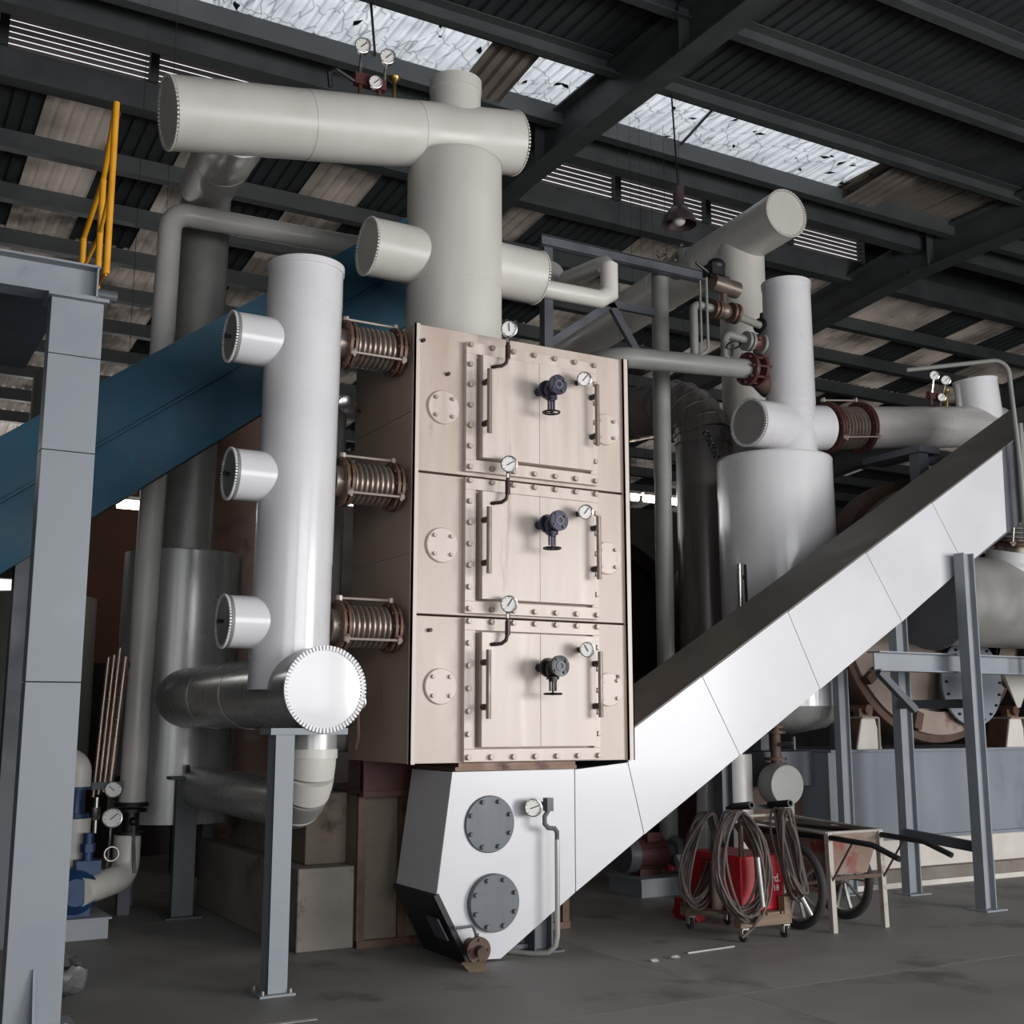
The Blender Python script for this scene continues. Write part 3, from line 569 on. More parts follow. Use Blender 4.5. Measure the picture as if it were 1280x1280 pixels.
tag(MB().bar((9.0, 7.44, .50), (9.0, 8.34, .56), .05, .09).build('cross_beam', M['steeldk']), 'short dark tie beam low between the two conveyor posts', 'beam')
rb = thing('upper_pipe_bracket', 'dark steel bracket carrying the horizontal pipe above the conveyor', 'bracket', (10, 8.9, 4))
MB().box(9.72, 9.86, 8.55, 8.68, 3.6, 4.36).box(9.68, 9.98, 8.5, 9.3, 4.36, 4.43).build('stub_post', M['steeldk'], rb); MB().bar((9.86, 8.62, 4.30), (11.2, 8.62, 4.32), .08, .07).build('arm', M['steeldk'], rb)
rc = thing('arched_conduit', 'thin grey conduit arching over and down at the right edge', 'conduit', (9.8, 7.3, 3))
pts = elbow_pts((9.0, 8.0, 5.0), (9.72, 7.4, 5.06), (9.80, 7.4, 4.0), .14, 6)
MB().tube(pts + [(9.80, 7.4, .03)], .022, 10).build('tube', M['lagging'], rc); MB().tube([(9.90, 7.45, 4.45), (9.90, 7.45, .03)], .03, 10).build('stand_pipe', M['lagging'], rc)

# plinth and rotary drum
pl = thing('drum_plinth', 'long blue grey steel plinth on a whitewashed base under the drum', 'plinth', (10.5, 9.4, 0))
PX0, PX1 = 8.6, 15.0
MB().box(PX0, PX1, 8.9, 10.4, .47, 1.31).build('girder', M['plinth'], pl, .004); MB().box(PX0, PX1, 8.86, 10.42, 1.30, 1.325).box(PX0, PX1, 8.86, 8.9, .44, .47).build('girder_flange', M['plinth'], pl)
MB().box(PX0, PX1, 8.92, 10.4, .16, .47).build('white_wall', M['whitew'], pl); MB().box(PX0, PX1, 8.80, 10.4, 0, .16).build('kerb', M['conc'], pl); MB().box(PX0, PX1, 8.74, 8.82, 0, .05).build('painted_foot', M['whitew'], pl)
pr_ = thing('plinth_recess', 'darker brown boarded plinth left of the grey girder', 'plinth', (8.0, 9.5, 0))
MB().box(7.96, 8.59, 9.3, 10.8, 0, .85).build('brown_panel', M['rusty'], pr_); MB().box(7.96, 8.59, 9.1, 10.8, .98, 1.31).build('upper_girder', M['steeldk'], pr_); MB().box(7.96, 8.59, 9.05, 9.3, .28, .6).build('lower_channel', M['steeldk'], pr_); MB().box(7.96, 8.59, 9.28, 9.32, .6, .98).build('back_sheet', M['rusty'], pr_)
dr = thing('rotary_drum', 'huge rusty rotary drum with a broad tyre on the plinth', 'drum', (10.4, 10.5, 1.35))
DC = (10.4, 2.80)
MB().lathe((10.4, 9.5, 2.8), (0, 1, 0), [(1.12, 0), (1.15, .0), (1.15, 2.9), (1.1, 2.9)], 72).build('shell', M['rusty'], dr)
MB().lathe((10.4, 9.1, 2.8), (0, 1, 0), [(1.16, 0), (1.42, 0), (1.43, .02), (1.43, .30), (1.16, .30)], 80).build('tyre', M['rusty'], dr)
MB().lathe((10.4, 9.06, 2.8), (0, 1, 0), [(1.10, .0), (1.34, .0), (1.34, .05), (1.1, .05)], 80).build('tyre_face_ring', M['drum'], dr)
MB().lathe((10.4, 9.35, 2.8), (0, -1, 0), [(1.14, 0), (1.12, .1), (.75, .22), (0, .22)], 72).build('end_plate', M['drum'], dr)
for k in range(10):
    t = k * .628; MB().box(-.09, .09, -.12, .02, -.05, .05).build('tyre_pad', M['rusty'], dr).matrix_local = Matrix.Translation(Vector((10.4 + 1.25*math.cos(t), 9.12, 2.8 + 1.25*math.sin(t))) - Vector(dr.location)) @ Matrix.Rotation(-t, 4, 'Y') @ Matrix.Translation(Vector(dr.location))
dk = thing('manhole_flange', 'grey bolted round flange low on the drum end', 'flange', (10.8, 9, 2))
m = MB().lathe((10.82, 9.1, 2.02), (0, -1, 0), [(.34, -.1), (.34, .1), (.47, .1), (.47, .13), (.36, .14), (0, .14)], 48); m.build('disc', M['plinth'], dk)
b = MB(); ring_bolts(b, (10.82, 8.97, 2.02), (0, -1, 0), .42, 20, .016, .025); b.build('flange_bolts', M['black'], dk)
for k, (xx, lb_) in enumerate(((9.22, 'pale tapered roller stand left under the drum tyre'), (11.45, 'pale tapered roller stand at the right edge under the drum'))):
    st = thing('roller_stand', lb_, 'stand', (xx, 9.0, 1.325), 'roller stands under the drum')
    MB().prism([(xx - .17, 8.95, 1.326), (xx + .17, 8.95, 1.326), (xx + .09, 8.95, 1.63), (xx - .09, 8.95, 1.63)], (0, .02, 0)).build('face_plate', M['whitew'], st)
    MB().prism([(xx - .17, 8.97, 1.326), (xx + .17, 8.97, 1.326), (xx + .09, 8.97, 1.63), (xx - .09, 8.97, 1.63)], (0, .25, 0)).build('pedestal', M['rust'], st)
    MB().box(xx - .11, xx + .11, 8.92, 9.25, 1.63, 1.65).box(xx + .12, xx + .14, 8.93, 9.0, 1.326, 1.64).build('top_plate', M['drum'], st)
    MB().cyl((xx, 8.93, 1.72), (xx, 9.3, 1.72), .05, 20).box(xx - .09, xx + .09, 8.98, 9.06, 1.64, 1.73).build('bearing', M['rust'], st)
gd = thing('grey_transfer_duct', 'fat dull grey horizontal duct with a bolted left lip below the conveyor', 'duct', (10.6, 8.6, 2.8))
pipe(gd, (9.75, 8.50, 2.83), (13.2, 8.50, 2.83), .47, M['aludull'], (.5,), 56)
m = flange(MB(), (9.74, 8.50, 2.83), (1, 0, 0), .52, .03, 48); ring_bolts(m, (9.74, 8.50, 2.83), (-1, 0, 0), .5, 24, .014, .03); m.build('end_lip', M['steeldk'], gd)
MB().lathe((10.95, 8.50, 2.83), (0, -.25, 1), [(.36, .1), (.37, .42), (.33, .46), (.33, .56)], 48).build('saddle_nozzle', M['white'], gd)
rbj = thing('bellows_joint', 'dark ribbed upright bellows at the right edge below the conveyor', 'bellows', (11.0, 8.5, 3.5))
bellows(rbj, (10.95, 8.38, 3.36), (10.95, 8.28, 4.0), .3, 8, M['lagging'], True, M['redflange'])
hc = thing('hopper_cone', 'small pale cone hopper hanging under the cross beam', 'hopper', (11.1, 8.3, 1.8))
MB().lathe((10.62, 8.25, 1.74), (0, 0, 1), [(.02, 0), (.2, .36), (.2, .44), (.18, .44)], 4).build('cone', M['whitew'], hc)

# ------------------------------------------------------------------ right vessel group
vr = thing('white_vessel', 'large white cylindrical vessel behind the conveyor', 'vessel', (8.5, 9.4, 0))
pipe(vr, (8.52, 9.4, 1.75), (8.5, 9.4, 4.28), .60, M['white'], (.55,), 72)
MB().lathe((8.5, 9.4, 4.28), (0, 0, 1), [(.595, -.01), (.6, 0), (.59, .02), (.2, .05), (0, .05)], 72).build('lid', M['white'], vr)
MB().lathe((8.52, 9.4, 1.76), (0, 0, -1), [(.6, 0), (.55, .12), (.4, .22), (0, .3)], 64).build('bottom_head', M['alu'], vr)
for k in range(3):
    t = math.radians(80 + 120*k); MB().box(8.52 + .5*math.cos(t) - .05, 8.52 + .5*math.cos(t) + .05, 9.4 + .5*math.sin(t) - .05, 9.4 + .5*math.sin(t) + .05, 1.325, 1.8).build('leg', M['steeldk'], vr)
rp1 = thing('white_riser', 'white standing pipe with flat top rising from the white vessel', 'pipe', (8.77, 9.4, 4.3))
pipe(rp1, (8.77, 9.4, 4.3), (8.77, 9.4, 6.26), .262, M['white'], (.33,), 56)
MB().lathe((8.77, 9.4, 6.25), (0, 0, 1), [(.25, 0), (.268, 0), (.268, .05), (.25, .058), (0, .06)], 56).build('top_cap', M['white'], rp1)
pipe(rp1, (8.77, 9.4, 4.68), (8.14, 9.35, 4.66), .255, M['white'], (), 48, 'side_stub'); cap(rp1, (8.14, 9.35, 4.66), (-1, -.08, 0), .255, M['aludull'], M['white'])
pipe(rp1, (8.77, 9.4, 4.68), (9.2, 9.38, 4.735), .25, M['white'], (), 48, 'side_stub')
rbl = thing('bellows_joint', 'ribbed bellows with dark red flanges between white riser and long right pipe', 'bellows', (9.4, 9.4, 4.8))
bellows(rbl, (9.16, 9.38, 4.73), (9.82, 9.36, 4.81), .235, 8, M['bell'], True, M['redflange'])
lp = thing('long_header', 'long satin horizontal header pipe above the conveyor at right', 'pipe', (10.6, 9.3, 4.9))
pipe(lp, (9.76, 9.36, 4.80), (11.85, 9.25, 5.05), .24, M['satin'], (.35, .55), 56)
MB().ball((11.85, 9.25, 5.05), .239, None, None, 40, 20).build('elbow_end', M['satin'], lp)
MB().cyl((11.65, 9.28, 5.0), (11.58, 9.28, 5.56), .25, 48).lathe((11.58, 9.28, 5.55), (-.1, 0, 1), [(.25, 0), (.256, .0), (.256, .03), (0, .035)], 48).build('up_stub', M['white'], lp)
gc2 = thing('gauge_cluster', 'small manifold with three gauges on the long right header', 'gauge', (10.8, 9.3, 5.15))
cluster(gc2, (10.88, 9.28, 5.18), (-.62, -.78, -.1), .72)
tpx = thing('capped_cross_flue', 'cream flue running back under the roof with round crimped cap facing out', 'flue', (9.3, 11, 7.3))
pipe(tpx, (9.28, 9.9, 7.42), (9.55, 15.5, 7.2), .29, M['cream'], (.2, .45), 52); cap(tpx, (9.28, 9.9, 7.42), (-.05, -1, 0), .29, M['cream'], M['cream'], 'end_cap', 60)
pipe(tpx, (9.32, 10.75, 7.35), (9.32, 10.75, 4.62), .28, M['cream'], (.45,), 48, 'down_leg'); MB().tube(elbow_pts((9.32, 10.75, 4.64), (9.32, 10.75, 4.2), (8.65, 9.65, 3.6), .3, 6), .278, 32).build('return_bend', M['cream'], tpx)
tl = thing('torn_lagging', 'tuft of torn silver lagging on the cream flue behind the grey beam', 'lagging', (9.1, 11.6, 7.3))
m = MB()
for k in range(26):
    c = V(9.06 + R.uniform(-.16, .1), 11.6 + R.uniform(-.2, .3), 7.42 + R.uniform(-.1, .12)); d = V(R.uniform(-.1, .1), R.uniform(-.1, .1), R.uniform(.02, .1)); m.prism([c, c + d, c + d + V(R.uniform(-.05, .05), .03, .03)], (.012, .01, 0))
m.build('foil_scraps', M['chrome'], tl); MB().ball((9.13, 11.65, 7.38), .13, .3, .2).build('wrap', M['aludull'], tl)
# standing pipe and horizontal line with valves
sp = thing('standing_pipe', 'slim pale grey standing pipe right of the heater', 'pipe', (7.43, 9.9, 0))
pipe(sp, (7.40, 9.9, .40), (7.44, 9.9, 6.33), .093, M['lagging'], (.35, .62), 28); flange(MB(), (7.40, 9.9, .42), (0, 0, 1), .14, .03).build('foot_flange', M['redflange'], sp); MB().cyl((7.40, 9.9, .0), (7.40, 9.9, .42), .06, 20).build('red_foot_valve', M['red'], sp)
bmx = thing('channel_beam', 'dark grey channel beam above the heater right of the tower', 'beam', (7, 10, 6.3))
MB().box(5.86, 8.26, 9.72, 9.74, 6.28, 6.39).box(5.86, 8.26, 9.72, 9.795, 6.38, 6.395).box(5.86, 8.26, 9.72, 9.795, 6.275, 6.29).build('channel', M['steeldk'], bmx); MB().box(5.9, 6.0, 9.74, 9.84, 0, 6.28).build('post', M['steeldk'], bmx)
for a, b in (((6.0, 9.83, 5.3), (6.75, 9.83, 5.85)), ((6.75, 9.83, 5.85), (7.2, 9.83, 5.2)), ((6.2, 9.83, 5.85), (7.3, 9.83, 5.85))): MB().bar(a, b, .05, .08).build('brace', M['steeldk'], bmx)
hz = thing('grey_feed_line', 'grey horizontal feed pipe with bolted valve reaching the white riser', 'pipe', (7.2, 9, 5))
pts = elbow_pts((6.15, 9.9, 4.98), (6.15, 9.0, 4.98), (7.85, 9.0, 5.10), .3, 7)
MB().tube(pts, .1, 24).build('pipe_run', M['lagging'], hz)
m = flange(MB(), (7.84, 9.0, 5.1), (1, 0, .05), .17, .04); flange(m, (7.97, 9.02, 5.11), (1, 0.1, .05), .17, .04); ring_bolts(m, (7.78, 9.0, 5.1), (1, 0, .05), .14, 8, .014, .25); m.build('flange_pair', M['redflange'], hz)
MB().cyl((7.84, 9, 5.1), (8.62, 9.6, 5.14), .09, 24).build('inlet', M['rusty'], hz)
MB().torus((7.62, 8.95, 5.3), (0, .3, 1), .07, .008, 24, 8).cyl((7.62, 8.97, 5.2), (7.62, 8.95, 5.31), .012, 8).build('handwheel', M['black'], hz)
bp1 = thing('upper_valve_line', 'thin grey bypass with bronze actuated valve, upper of two', 'valve', (7.4, 9, 5.5))
MB().tube(elbow_pts((7.17, 9.0, 5.12), (7.17, 9.0, 5.67), (7.45, 9.0, 5.66), .07, 5), .042, 16).cyl((7.62, 9, 5.655), (8.13, 9.12, 5.64), .04, 16).build('thin_pipe', M['lagging'], bp1)
for fx, fr_ in ((7.42, .095), (7.47, .095), (7.65, .105), (7.70, .105)): flange(MB(), (fx, 9, 5.658), (1, 0, 0), fr_, .03).build('flange', M['rust'], bp1)
MB().ball((7.56, 9, 5.66), .085, .08, .08).cyl((7.56, 9, 5.7), (7.56, 9, 5.86), .035, 12).build('valve_body', M['actu'], bp1)
MB().cyl((7.40, 8.98, 5.93), (7.72, 8.98, 5.90), .085, 24).build('actuator', M['actu'], bp1); MB().box(7.36, 7.52, 8.92, 9.08, 6.0, 6.12).ball((7.46, 8.98, 6.12), .1, .08, .07).cyl((7.2, 8.98, 6.1), (7.4, 8.98, 6.0), .016, 8).build('positioner', M['black'], bp1)
MB().tube(elbow_pts((7.30, 8.95, 5.95), (7.30, 8.95, 5.2), (7.18, 8.95, 5.12), .08, 4), .014, 8).tube(elbow_pts((7.22, 8.95, 5.9), (7.22, 8.95, 5.3), (7.20, 8.95, 5.15), .05, 4), .011, 8).build('air_hose', M['lagging'], bp1)
m = flange(MB(), (8.13, 9.12, 5.64), (1, .2, 0), .08, .025); m.bar((8.13, 9.12, 5.5), (8.16, 9.12, 5.78), .02, .04); m.cyl((8.13, 9.12, 5.64), (8.62, 9.6, 5.63), .04, 14); m.build('wall_clip', M['black'], bp1)
bp2 = thing('lower_valve_line', 'thin grey bypass with dark red valve, lower of two', 'valve', (7.8, 9, 5.3))
MB().tube(elbow_pts((7.60, 9.05, 5.15), (7.60, 9.05, 5.45), (7.9, 9.05, 5.42), .07, 5), .042, 16).build('thin_pipe', M['lagging'], bp2)
for fx in (7.88, 7.93, 8.08): flange(MB(), (fx, 9.055, 5.415), (1, 0, 0), .10, .03).build('flange', M['lagging'], bp2)
MB().ball((8.0, 9.06, 5.42), .09).cyl((8.0, 9.06, 5.41), (8.62, 9.6, 5.40), .055, 16).ball((7.98, 8.97, 5.44), .03).build('valve_body', M['redflange'], bp2)
# pipe and elbows from the tower stub
te = thing('tower_branch_pipe', 'pale pipe leaving the tower stub and turning up with mitred elbows', 'pipe', (5.2, 8.2, 5.2))
MB().tube([(4.80, 8.2, 5.16), (5.52, 8.2, 5.17), (5.62, 8.2, 5.24), (5.62, 8.2, 5.50)], .077, 24, True).build('mitred_pipe', M['cream'], te, angle=25)
MB().tube([(5.62, 8.2, 5.46), (5.62, 8.28, 5.53), (5.63, 8.9, 5.6)], .077, 24).build('back_run', M['cream'], te); MB().lathe((5.62, 9.3, 5.68), (-.3, -1, 0), [(.14, 0), (.14, .25), (0, .26)], 28).build('blind_cap', M['aludull'], te)
# dark ribbed elbow duct behind the white vessel
rd = thing('ribbed_elbow_duct', 'dark shiny segmented elbow duct behind the white vessel', 'duct', (8.7, 10.9, 0))
pts = elbow_pts((8.78, 10.9, 3.0), (8.78, 10.9, 5.35), (8.05, 13.2, 5.35), .55, 7)
for k in range(len(pts) - 1): 
    e = (pts[k+1] - pts[k]).normalized() * .02
    MB().tube([pts[k] - e, pts[k+1] + e], .33 - .004*(k % 2), 40).build('duct_segment', M['ribduct'], rd)
    MB().torus(pts[k+1], pts[k+1] - pts[k], .333, .008, 40, 6).build('seam_ring', M['ribduct'], rd)
pipe(rd, (8.78, 10.9, .3), (8.78, 10.9, 3.05), .33, M['ribduct'], (.5,), 40); MB().box(8.4, 9.1, 10.6, 11.2, 0, .3).build('footing', M['conc'], rd)
lt_ = thing('level_tube', 'pair of slim steel level tubes beside the white vessel', 'tube', (8.0, 9.35, 2))
for dx, r in ((0, .028), (.085, .022)):
    MB().cyl((7.86 + dx, 9.25, 2.2), (7.86 + dx, 9.25, 3.15), r, 12).build('tube', M['chrome' if dx == 0 else 'black'], lt_)
MB().box(7.84, 8.1, 9.24, 9.27, 2.3, 2.34).box(7.84, 8.1, 9.24, 9.27, 3.0, 3.04).build('clip', M['black'], lt_)
ch = thing('chain_link', 'short dark chain link bracket at the rim of the white vessel', 'chain', (7.95, 9.7, 4.2))
m = MB()
for k in range(6): m.torus((7.90 + .035*k, 9.76, 4.61 - .06*k), (1 if k % 2 else 0, .3, 1 - (k % 2)), .032, .01, 14, 6)
m.build('links', M['black'], ch); MB().tube([(8.07, 9.76, 4.31), (8.0, 9.68, 4.24), (7.97, 9.62, 3.1)], .012, 8).build('hanger', M['lagging'], ch)
# second drum, dark, behind the heater
d2 = thing('dark_drum', 'dark second drum in the shadow right of the heater', 'drum', (8.7, 13.0, 0))
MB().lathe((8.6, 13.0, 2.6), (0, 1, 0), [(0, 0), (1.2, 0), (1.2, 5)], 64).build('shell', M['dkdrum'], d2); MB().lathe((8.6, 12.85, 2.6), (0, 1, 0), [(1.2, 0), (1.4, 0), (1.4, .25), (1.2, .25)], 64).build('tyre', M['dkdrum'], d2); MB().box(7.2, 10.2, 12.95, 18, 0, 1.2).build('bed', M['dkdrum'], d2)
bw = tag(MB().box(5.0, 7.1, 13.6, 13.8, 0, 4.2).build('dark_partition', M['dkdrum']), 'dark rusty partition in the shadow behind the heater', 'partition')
for i, (xx, yy, zz, L) in enumerate(((9.40, 13.3, 4.63, .28), (9.78, 13.3, 4.63, .26), (10.26, 13.3, 4.63, .36), (2.80, 13.2, 3.91, .4))):
    tl_ = thing('tube_lamp', ['short glowing tube lamp just right of the heater', 'glowing tube lamp left of the slim standing pipe', 'glowing tube lamp between standing pipe and dark duct', 'glowing tube lamp under the blue conveyor at left'][i], 'lamp', (xx, yy, zz), 'tube lamps')
    MB().cyl((xx - L/2, yy, zz), (xx + L/2, yy, zz), .045, 16).build('tube', M['tubelight'], tl_); MB().box(xx - L/2 - .03, xx + L/2 + .03, yy - .04, yy + .06, zz + .05, zz + .09).build('batten', M['dial'], tl_); MB().cyl((xx - L*.4, yy, zz + .08), (xx - L*.4, yy, 10.3), .003, 5).cyl((xx + L*.4, yy, zz + .08), (xx + L*.4, yy, 10.3), .003, 5).build('suspension_wire', M['black'], tl_)

# ------------------------------------------------------------------ blue conveyor and left side
bc = thing('blue_conveyor', 'blue painted inclined conveyor trough passing behind the header pipe', 'conveyor', (2, 9.7, 0))
def bz(x): return 3.64 + .745 * (x - .975)
X0, X1 = -1.2, 4.7
MB().prism([(X0, 9.3, bz(X0)), (X1, 9.3, bz(X1)), (X1, 9.3, bz(X1) - .50), (X0, 9.3, bz(X0) - .50)], (0, .8, 0)).build('upper_trough', M['blue'], bc)
MB().prism([(X0, 9.345, bz(X0) - .52), (X1, 9.345, bz(X1) - .49), (X1, 9.345, bz(X1) - 1.0), (X0, 9.345, bz(X0) - 1.07)], (0, .72, 0)).build('lower_trough', M['blue'], bc)
MB().prism([(X0, 9.27, bz(X0) - .49), (X1, 9.27, bz(X1) - .475), (X1, 9.27, bz(X1) - .495), (X0, 9.27, bz(X0) - .515)], (0, .1, 0)).build('joint_ledge', M['blue'], bc)
MB().prism([(X0, 9.29, bz(X0) + .012), (X1, 9.29, bz(X1) + .012), (X1, 9.29, bz(X1) - .012), (X0, 9.29, bz(X0) - .012)], (0, .82, 0)).build('lid', M['blue'], bc)
MB().box(1.18, 1.30, 9.6, 9.75, 0, 2.85).build('leg', M['steeldk'], bc); MB().box(4.4, 4.5, 9.6, 9.75, 0, 5.2).build('leg', M['steeldk'], bc)
cl = thing('platform_column', 'broad blue grey box column at the left edge', 'column', (1.1, 7.07, 0))
for z0, z1 in ((.02, 1.81), (1.815, 3.10), (3.104, 3.66), (3.664, 3.995)): MB().box(.952, 1.24, 7.0, 7.14, z0, z1).build('box_section', M['steel'], cl, .003)
MB().box(.88, 1.32, 6.9, 7.24, 0, .02).build('base_plate', M['steel'], cl); MB().box(.93, 1.262, 6.96, 7.2, 3.995, 4.015).build('cap_plate', M['steel'], cl)
MB().prism([(1.085, 7.0, .02), (1.085, 6.9, .02), (1.085, 6.985, .32), (1.085, 7.0, .32)], (.012, 0, 0)).build('gusset', M['steel'], cl)
ring_bolts(MB(), (1.1, 6.93, .02), (0, 0, 1), .15, 2, .012, .03).build('anchor_bolts', M['bolt'], cl)
pf = thing('platform_edge_beam', 'blue grey I beam of the platform on top of the left column', 'beam', (0, 7.05, 4.0))
m = MB(); ibeam(m, (-4, 7.07, 4.117), (1.21, 7.07, 4.117), .17, .2, .012); m.build('beam', M['steel'], pf)
MB().box(1.19, 1.2, 6.985, 7.155, 4.02, 4.21).build('stiffener', M['steel'], pf); MB().cyl((1.2, 7.12, 4.09), (1.33, 7.12, 4.09), .035, 16).build('stub_tube', M['steeldk'], pf)
tag(MB().box(-4, 1.1, 7.16, 9.2, 4.16, 4.2).build('platform_deck', M['steeldk']), 'dark steel platform deck behind the left edge beam', 'platform')
yr = thing('yellow_railing', 'yellow tube guard rail going back along the left platform', 'railing', (1.25, 8, 4.2))
posts = [(1.25, 7.05), (1.265, 7.42), (1.23, 7.8)]
tops = [5.29, 4.95, 4.69]
for (xx, yy), zt in zip(posts, tops): MB().cyl((xx, yy, 4.2), (xx, yy, zt), .02, 14).build('post', M['yellow'], yr)
for f in (1.0, .52): MB().tube([(xx, yy, 4.2 + (zt - 4.2)*f) for (xx, yy), zt in zip(posts, tops)] , .017 if f == 1 else .012, 12).build('rail', M['yellow'], yr)
MB().bar((1.25, 7.05, 4.24), (1.23, 7.8, 4.24), .012, .1).build('toe_board', M['yellow'], yr)

# left vessel group
vl = thing('aluminium_vessel', 'large satin aluminium vessel at the left rear', 'vessel', (2.78, 11, 0))
pipe(vl, (2.76, 11, .74), (2.79, 11, 3.09), .525, M['alu'], (.24, .66), 72)
MB().lathe((2.79, 11, 3.08), (0, 0, 1), [(.52, 0), (.51, .02), (.24, .05), (0, .05)], 64).build('lid', M['alu'], vl); MB().lathe((2.76, 11, .75), (0, 0, -1), [(.52, 0), (.4, .02), (0, .05)], 64).build('bottom', M['steeldk'], vl)
pipe(vl, (2.80, 11, 3.1), (2.84, 11, 6.66), .235, M['aludull'], (.3, .6), 48, 'upper_pipe'); MB().ball((2.84, 11, 6.66), .24, None, None, 40, 20).build('upper_elbow', M['aludull'], vl)
tpn = thing('thin_white_riser', 'thin pale riser pipe in front of the aluminium vessel', 'pipe', (2.3, 10.36, 0))
pts = [(2.29, 10.36, .95), (2.36, 10.36, 5.95)]
pipe(tpn, pts[0], pts[1], .105, M['cream'], (.3, .52, .8), 32)
MB().tube(elbow_pts((2.36, 10.36, 5.93), (2.365, 10.36, 6.1), (4.75, 10.4, 6.17), .16, 6), .103, 28).build('top_bend', M['cream'], tpn)
pvv = thing('lever_valve', 'dark iron lever valve under the thin riser pipe', 'valve', (2.29, 10.36, .7))
m = flange(MB(), (2.29, 10.36, .93), (0, 0, 1), .14, .03); flange(m, (2.29, 10.36, .885), (0, 0, 1), .13, .025); m.cyl((2.29, 10.36, .9), (2.29, 10.36, .68), .07, 20); flange(m, (2.29, 10.36, .70), (0, 0, 1), .11, .03); m.build('body', M['black'], pvv)
MB().bar((2.29, 10.27, .80), (2.31, 10.22, .40), .025, .02).ball((2.29, 10.27, .8), .035).build('lever', M['black'], pvv)
pe = thing('pump_suction_elbow', 'white lagged elbow pipe from the lever valve down to the blue pump', 'pipe', (2.1, 10.2, .3))
MB().tube(elbow_pts((2.27, 10.36, .69), (2.27, 10.36, .36), (1.80, 9.75, .34), .15, 4), .108, 28).build('lagged_elbow', M['cream'], pe, angle=18)
pu = thing('blue_pump', 'dark blue pump with flanges on a steel frame behind the column', 'pump', (1.85, 10.0, 0))
MB().box(1.40, 2.02, 9.7, 10.25, .03, .14).box(1.38, 2.04, 9.68, 10.27, .14, .155).box(1.4, 2.02, 9.7, 10.25, 0, .03).build('frame', M['steel'], pu)
MB().lathe((1.78, 9.72, .34), (0, 1, 0), [(0, 0), (.1, 0), (.14, .04), (.17, .07), (.17, .2), (.12, .26), (.09, .5), (0, .5)], 32).box(1.66, 1.9, 9.8, 10.1, .15, .26).build('volute', M['pumpblue'], pu)
MB().box(1.78, 1.96, 9.78, 9.98, .46, .56).cyl((1.87, 9.86, .55), (1.87, 9.86, .76), .04, 14).cyl((1.87, 9.86, .62), (1.87, 9.86, .68), .055, 6).build('gland_valve', M['pumpblue'], pu)
pr2 = thing('pump_discharge_pipe', 'white lagged upright pipe with blue valve above the pump', 'pipe', (1.78, 10, .5))
MB().cyl((1.80, 10.05, .50), (1.80, 10.05, .86), .115, 28).build('lagging', M['cream'], pr2)
m = flange(MB(), (1.80, 10.05, .88), (0, 0, 1), .10, .03); m.lathe((1.8, 10.05, .88), (0, 0, 1), [(.06, 0), (.05, .08), (.06, .2)], 20); flange(m, (1.80, 10.05, 1.09), (0, 0, 1), .095, .03); m.build('blue_valve', M['pumpblue'], pr2)
MB().tube(elbow_pts((1.80, 10.05, 1.1), (1.80, 10.05, 1.28), (1.4, 10.25, 1.36), .08, 5), .1, 26).build('lagged_bend', M['cream'], pr2)
lg = thing('level_gauge_bundle', 'bundle of coppery level gauge tubes on the aluminium vessel', 'gauge', (2.05, 10.3, 1))
for k, (dx, r, z1) in enumerate(((0, .017, 2.12), (.04, .017, 2.14), (.08, .019, 2.2), (.125, .026, 2.13))):
    MB().cyl((1.97 + dx, 10.3, 1.0 + .02*k), (2.03 + dx*1.1, 10.3, z1), r, 12).build('tube', M['copper'], lg)
MB().box(1.95, 2.2, 10.27, 10.34, 1.06, 1.12).cyl((2.15, 10.3, 2.07), (2.36, 10.5, 2.07), .03, 12).cyl((2.15, 10.3, 1.05), (2.3, 10.6, 1.05), .035, 12).build('bracket', M['steeldk'], lg)
m = flange(MB(), (2.27, 10.42, 2.07), (.7, .7, 0), .085, .03); flange(m, (2.24, 10.5, 1.05), (.5, .85, 0), .11, .04); m.build('flange', M['black'], lg)
MB().cyl((2.0, 10.3, .72), (2.0, 10.3, 1.0), .02, 10).cyl((2.0, 10.3, .82), (2.0, 10.3, .92), .035, 8).build('drain_cock', M['chrome'], lg)
pg = thing('pump_gauge', 'round white gauge on a coiled siphon above the pump', 'gauge', (2.1, 10.2, .6))
dial(pg, (2.11, 10.2, .84), (-.2, -.98, .1), .075, ang=40); dial(pg, (2.11, 10.24, 1.06), (-.2, -.98, .1), .062, ang=140)
MB().tube([(2.11, 10.22, .77), (2.1, 10.22, .6), (2.09, 10.22, .4)], .01, 8).torus((2.12, 10.21, .56), (0, 1, 0), .055, .009, 20, 6).box(2.06, 2.12, 10.2, 10.25, .32, .4).build('siphon', M['chrome'], pg)
rcx = thing('vessel_support_post', 'green grey post with bracket under the aluminium vessel', 'post', (2.75, 10.42, 0))
MB().box(2.66, 2.84, 10.38, 10.46, .01, 1.12).build('channel', M['steelgr'], rcx, .004); MB().box(2.60, 2.90, 10.34, 10.5, 1.12, 1.145).build('top_plate', M['steelgr'], rcx); MB().box(2.6, 2.9, 10.3, 10.55, 0, .012).build('base_plate', M['steelgr'], rcx); MB().cyl((2.75, 10.4, 1.14), (2.75, 10.4, 1.24), .016, 8).build('bolt', M['black'], rcx)
for t in (.5, 2.2, 3.6): MB().box(2.76 + .45*math.cos(t) - .05, 2.76 + .45*math.cos(t) + .05, 11 + .42*math.sin(t) - .05, 11 + .42*math.sin(t) + .05, 0, .72).build('leg', M['steeldk'], vl)
ot = thing('old_tank', 'old grey green tank with a narrower neck behind the left column', 'tank', (1.95, 14, 0))
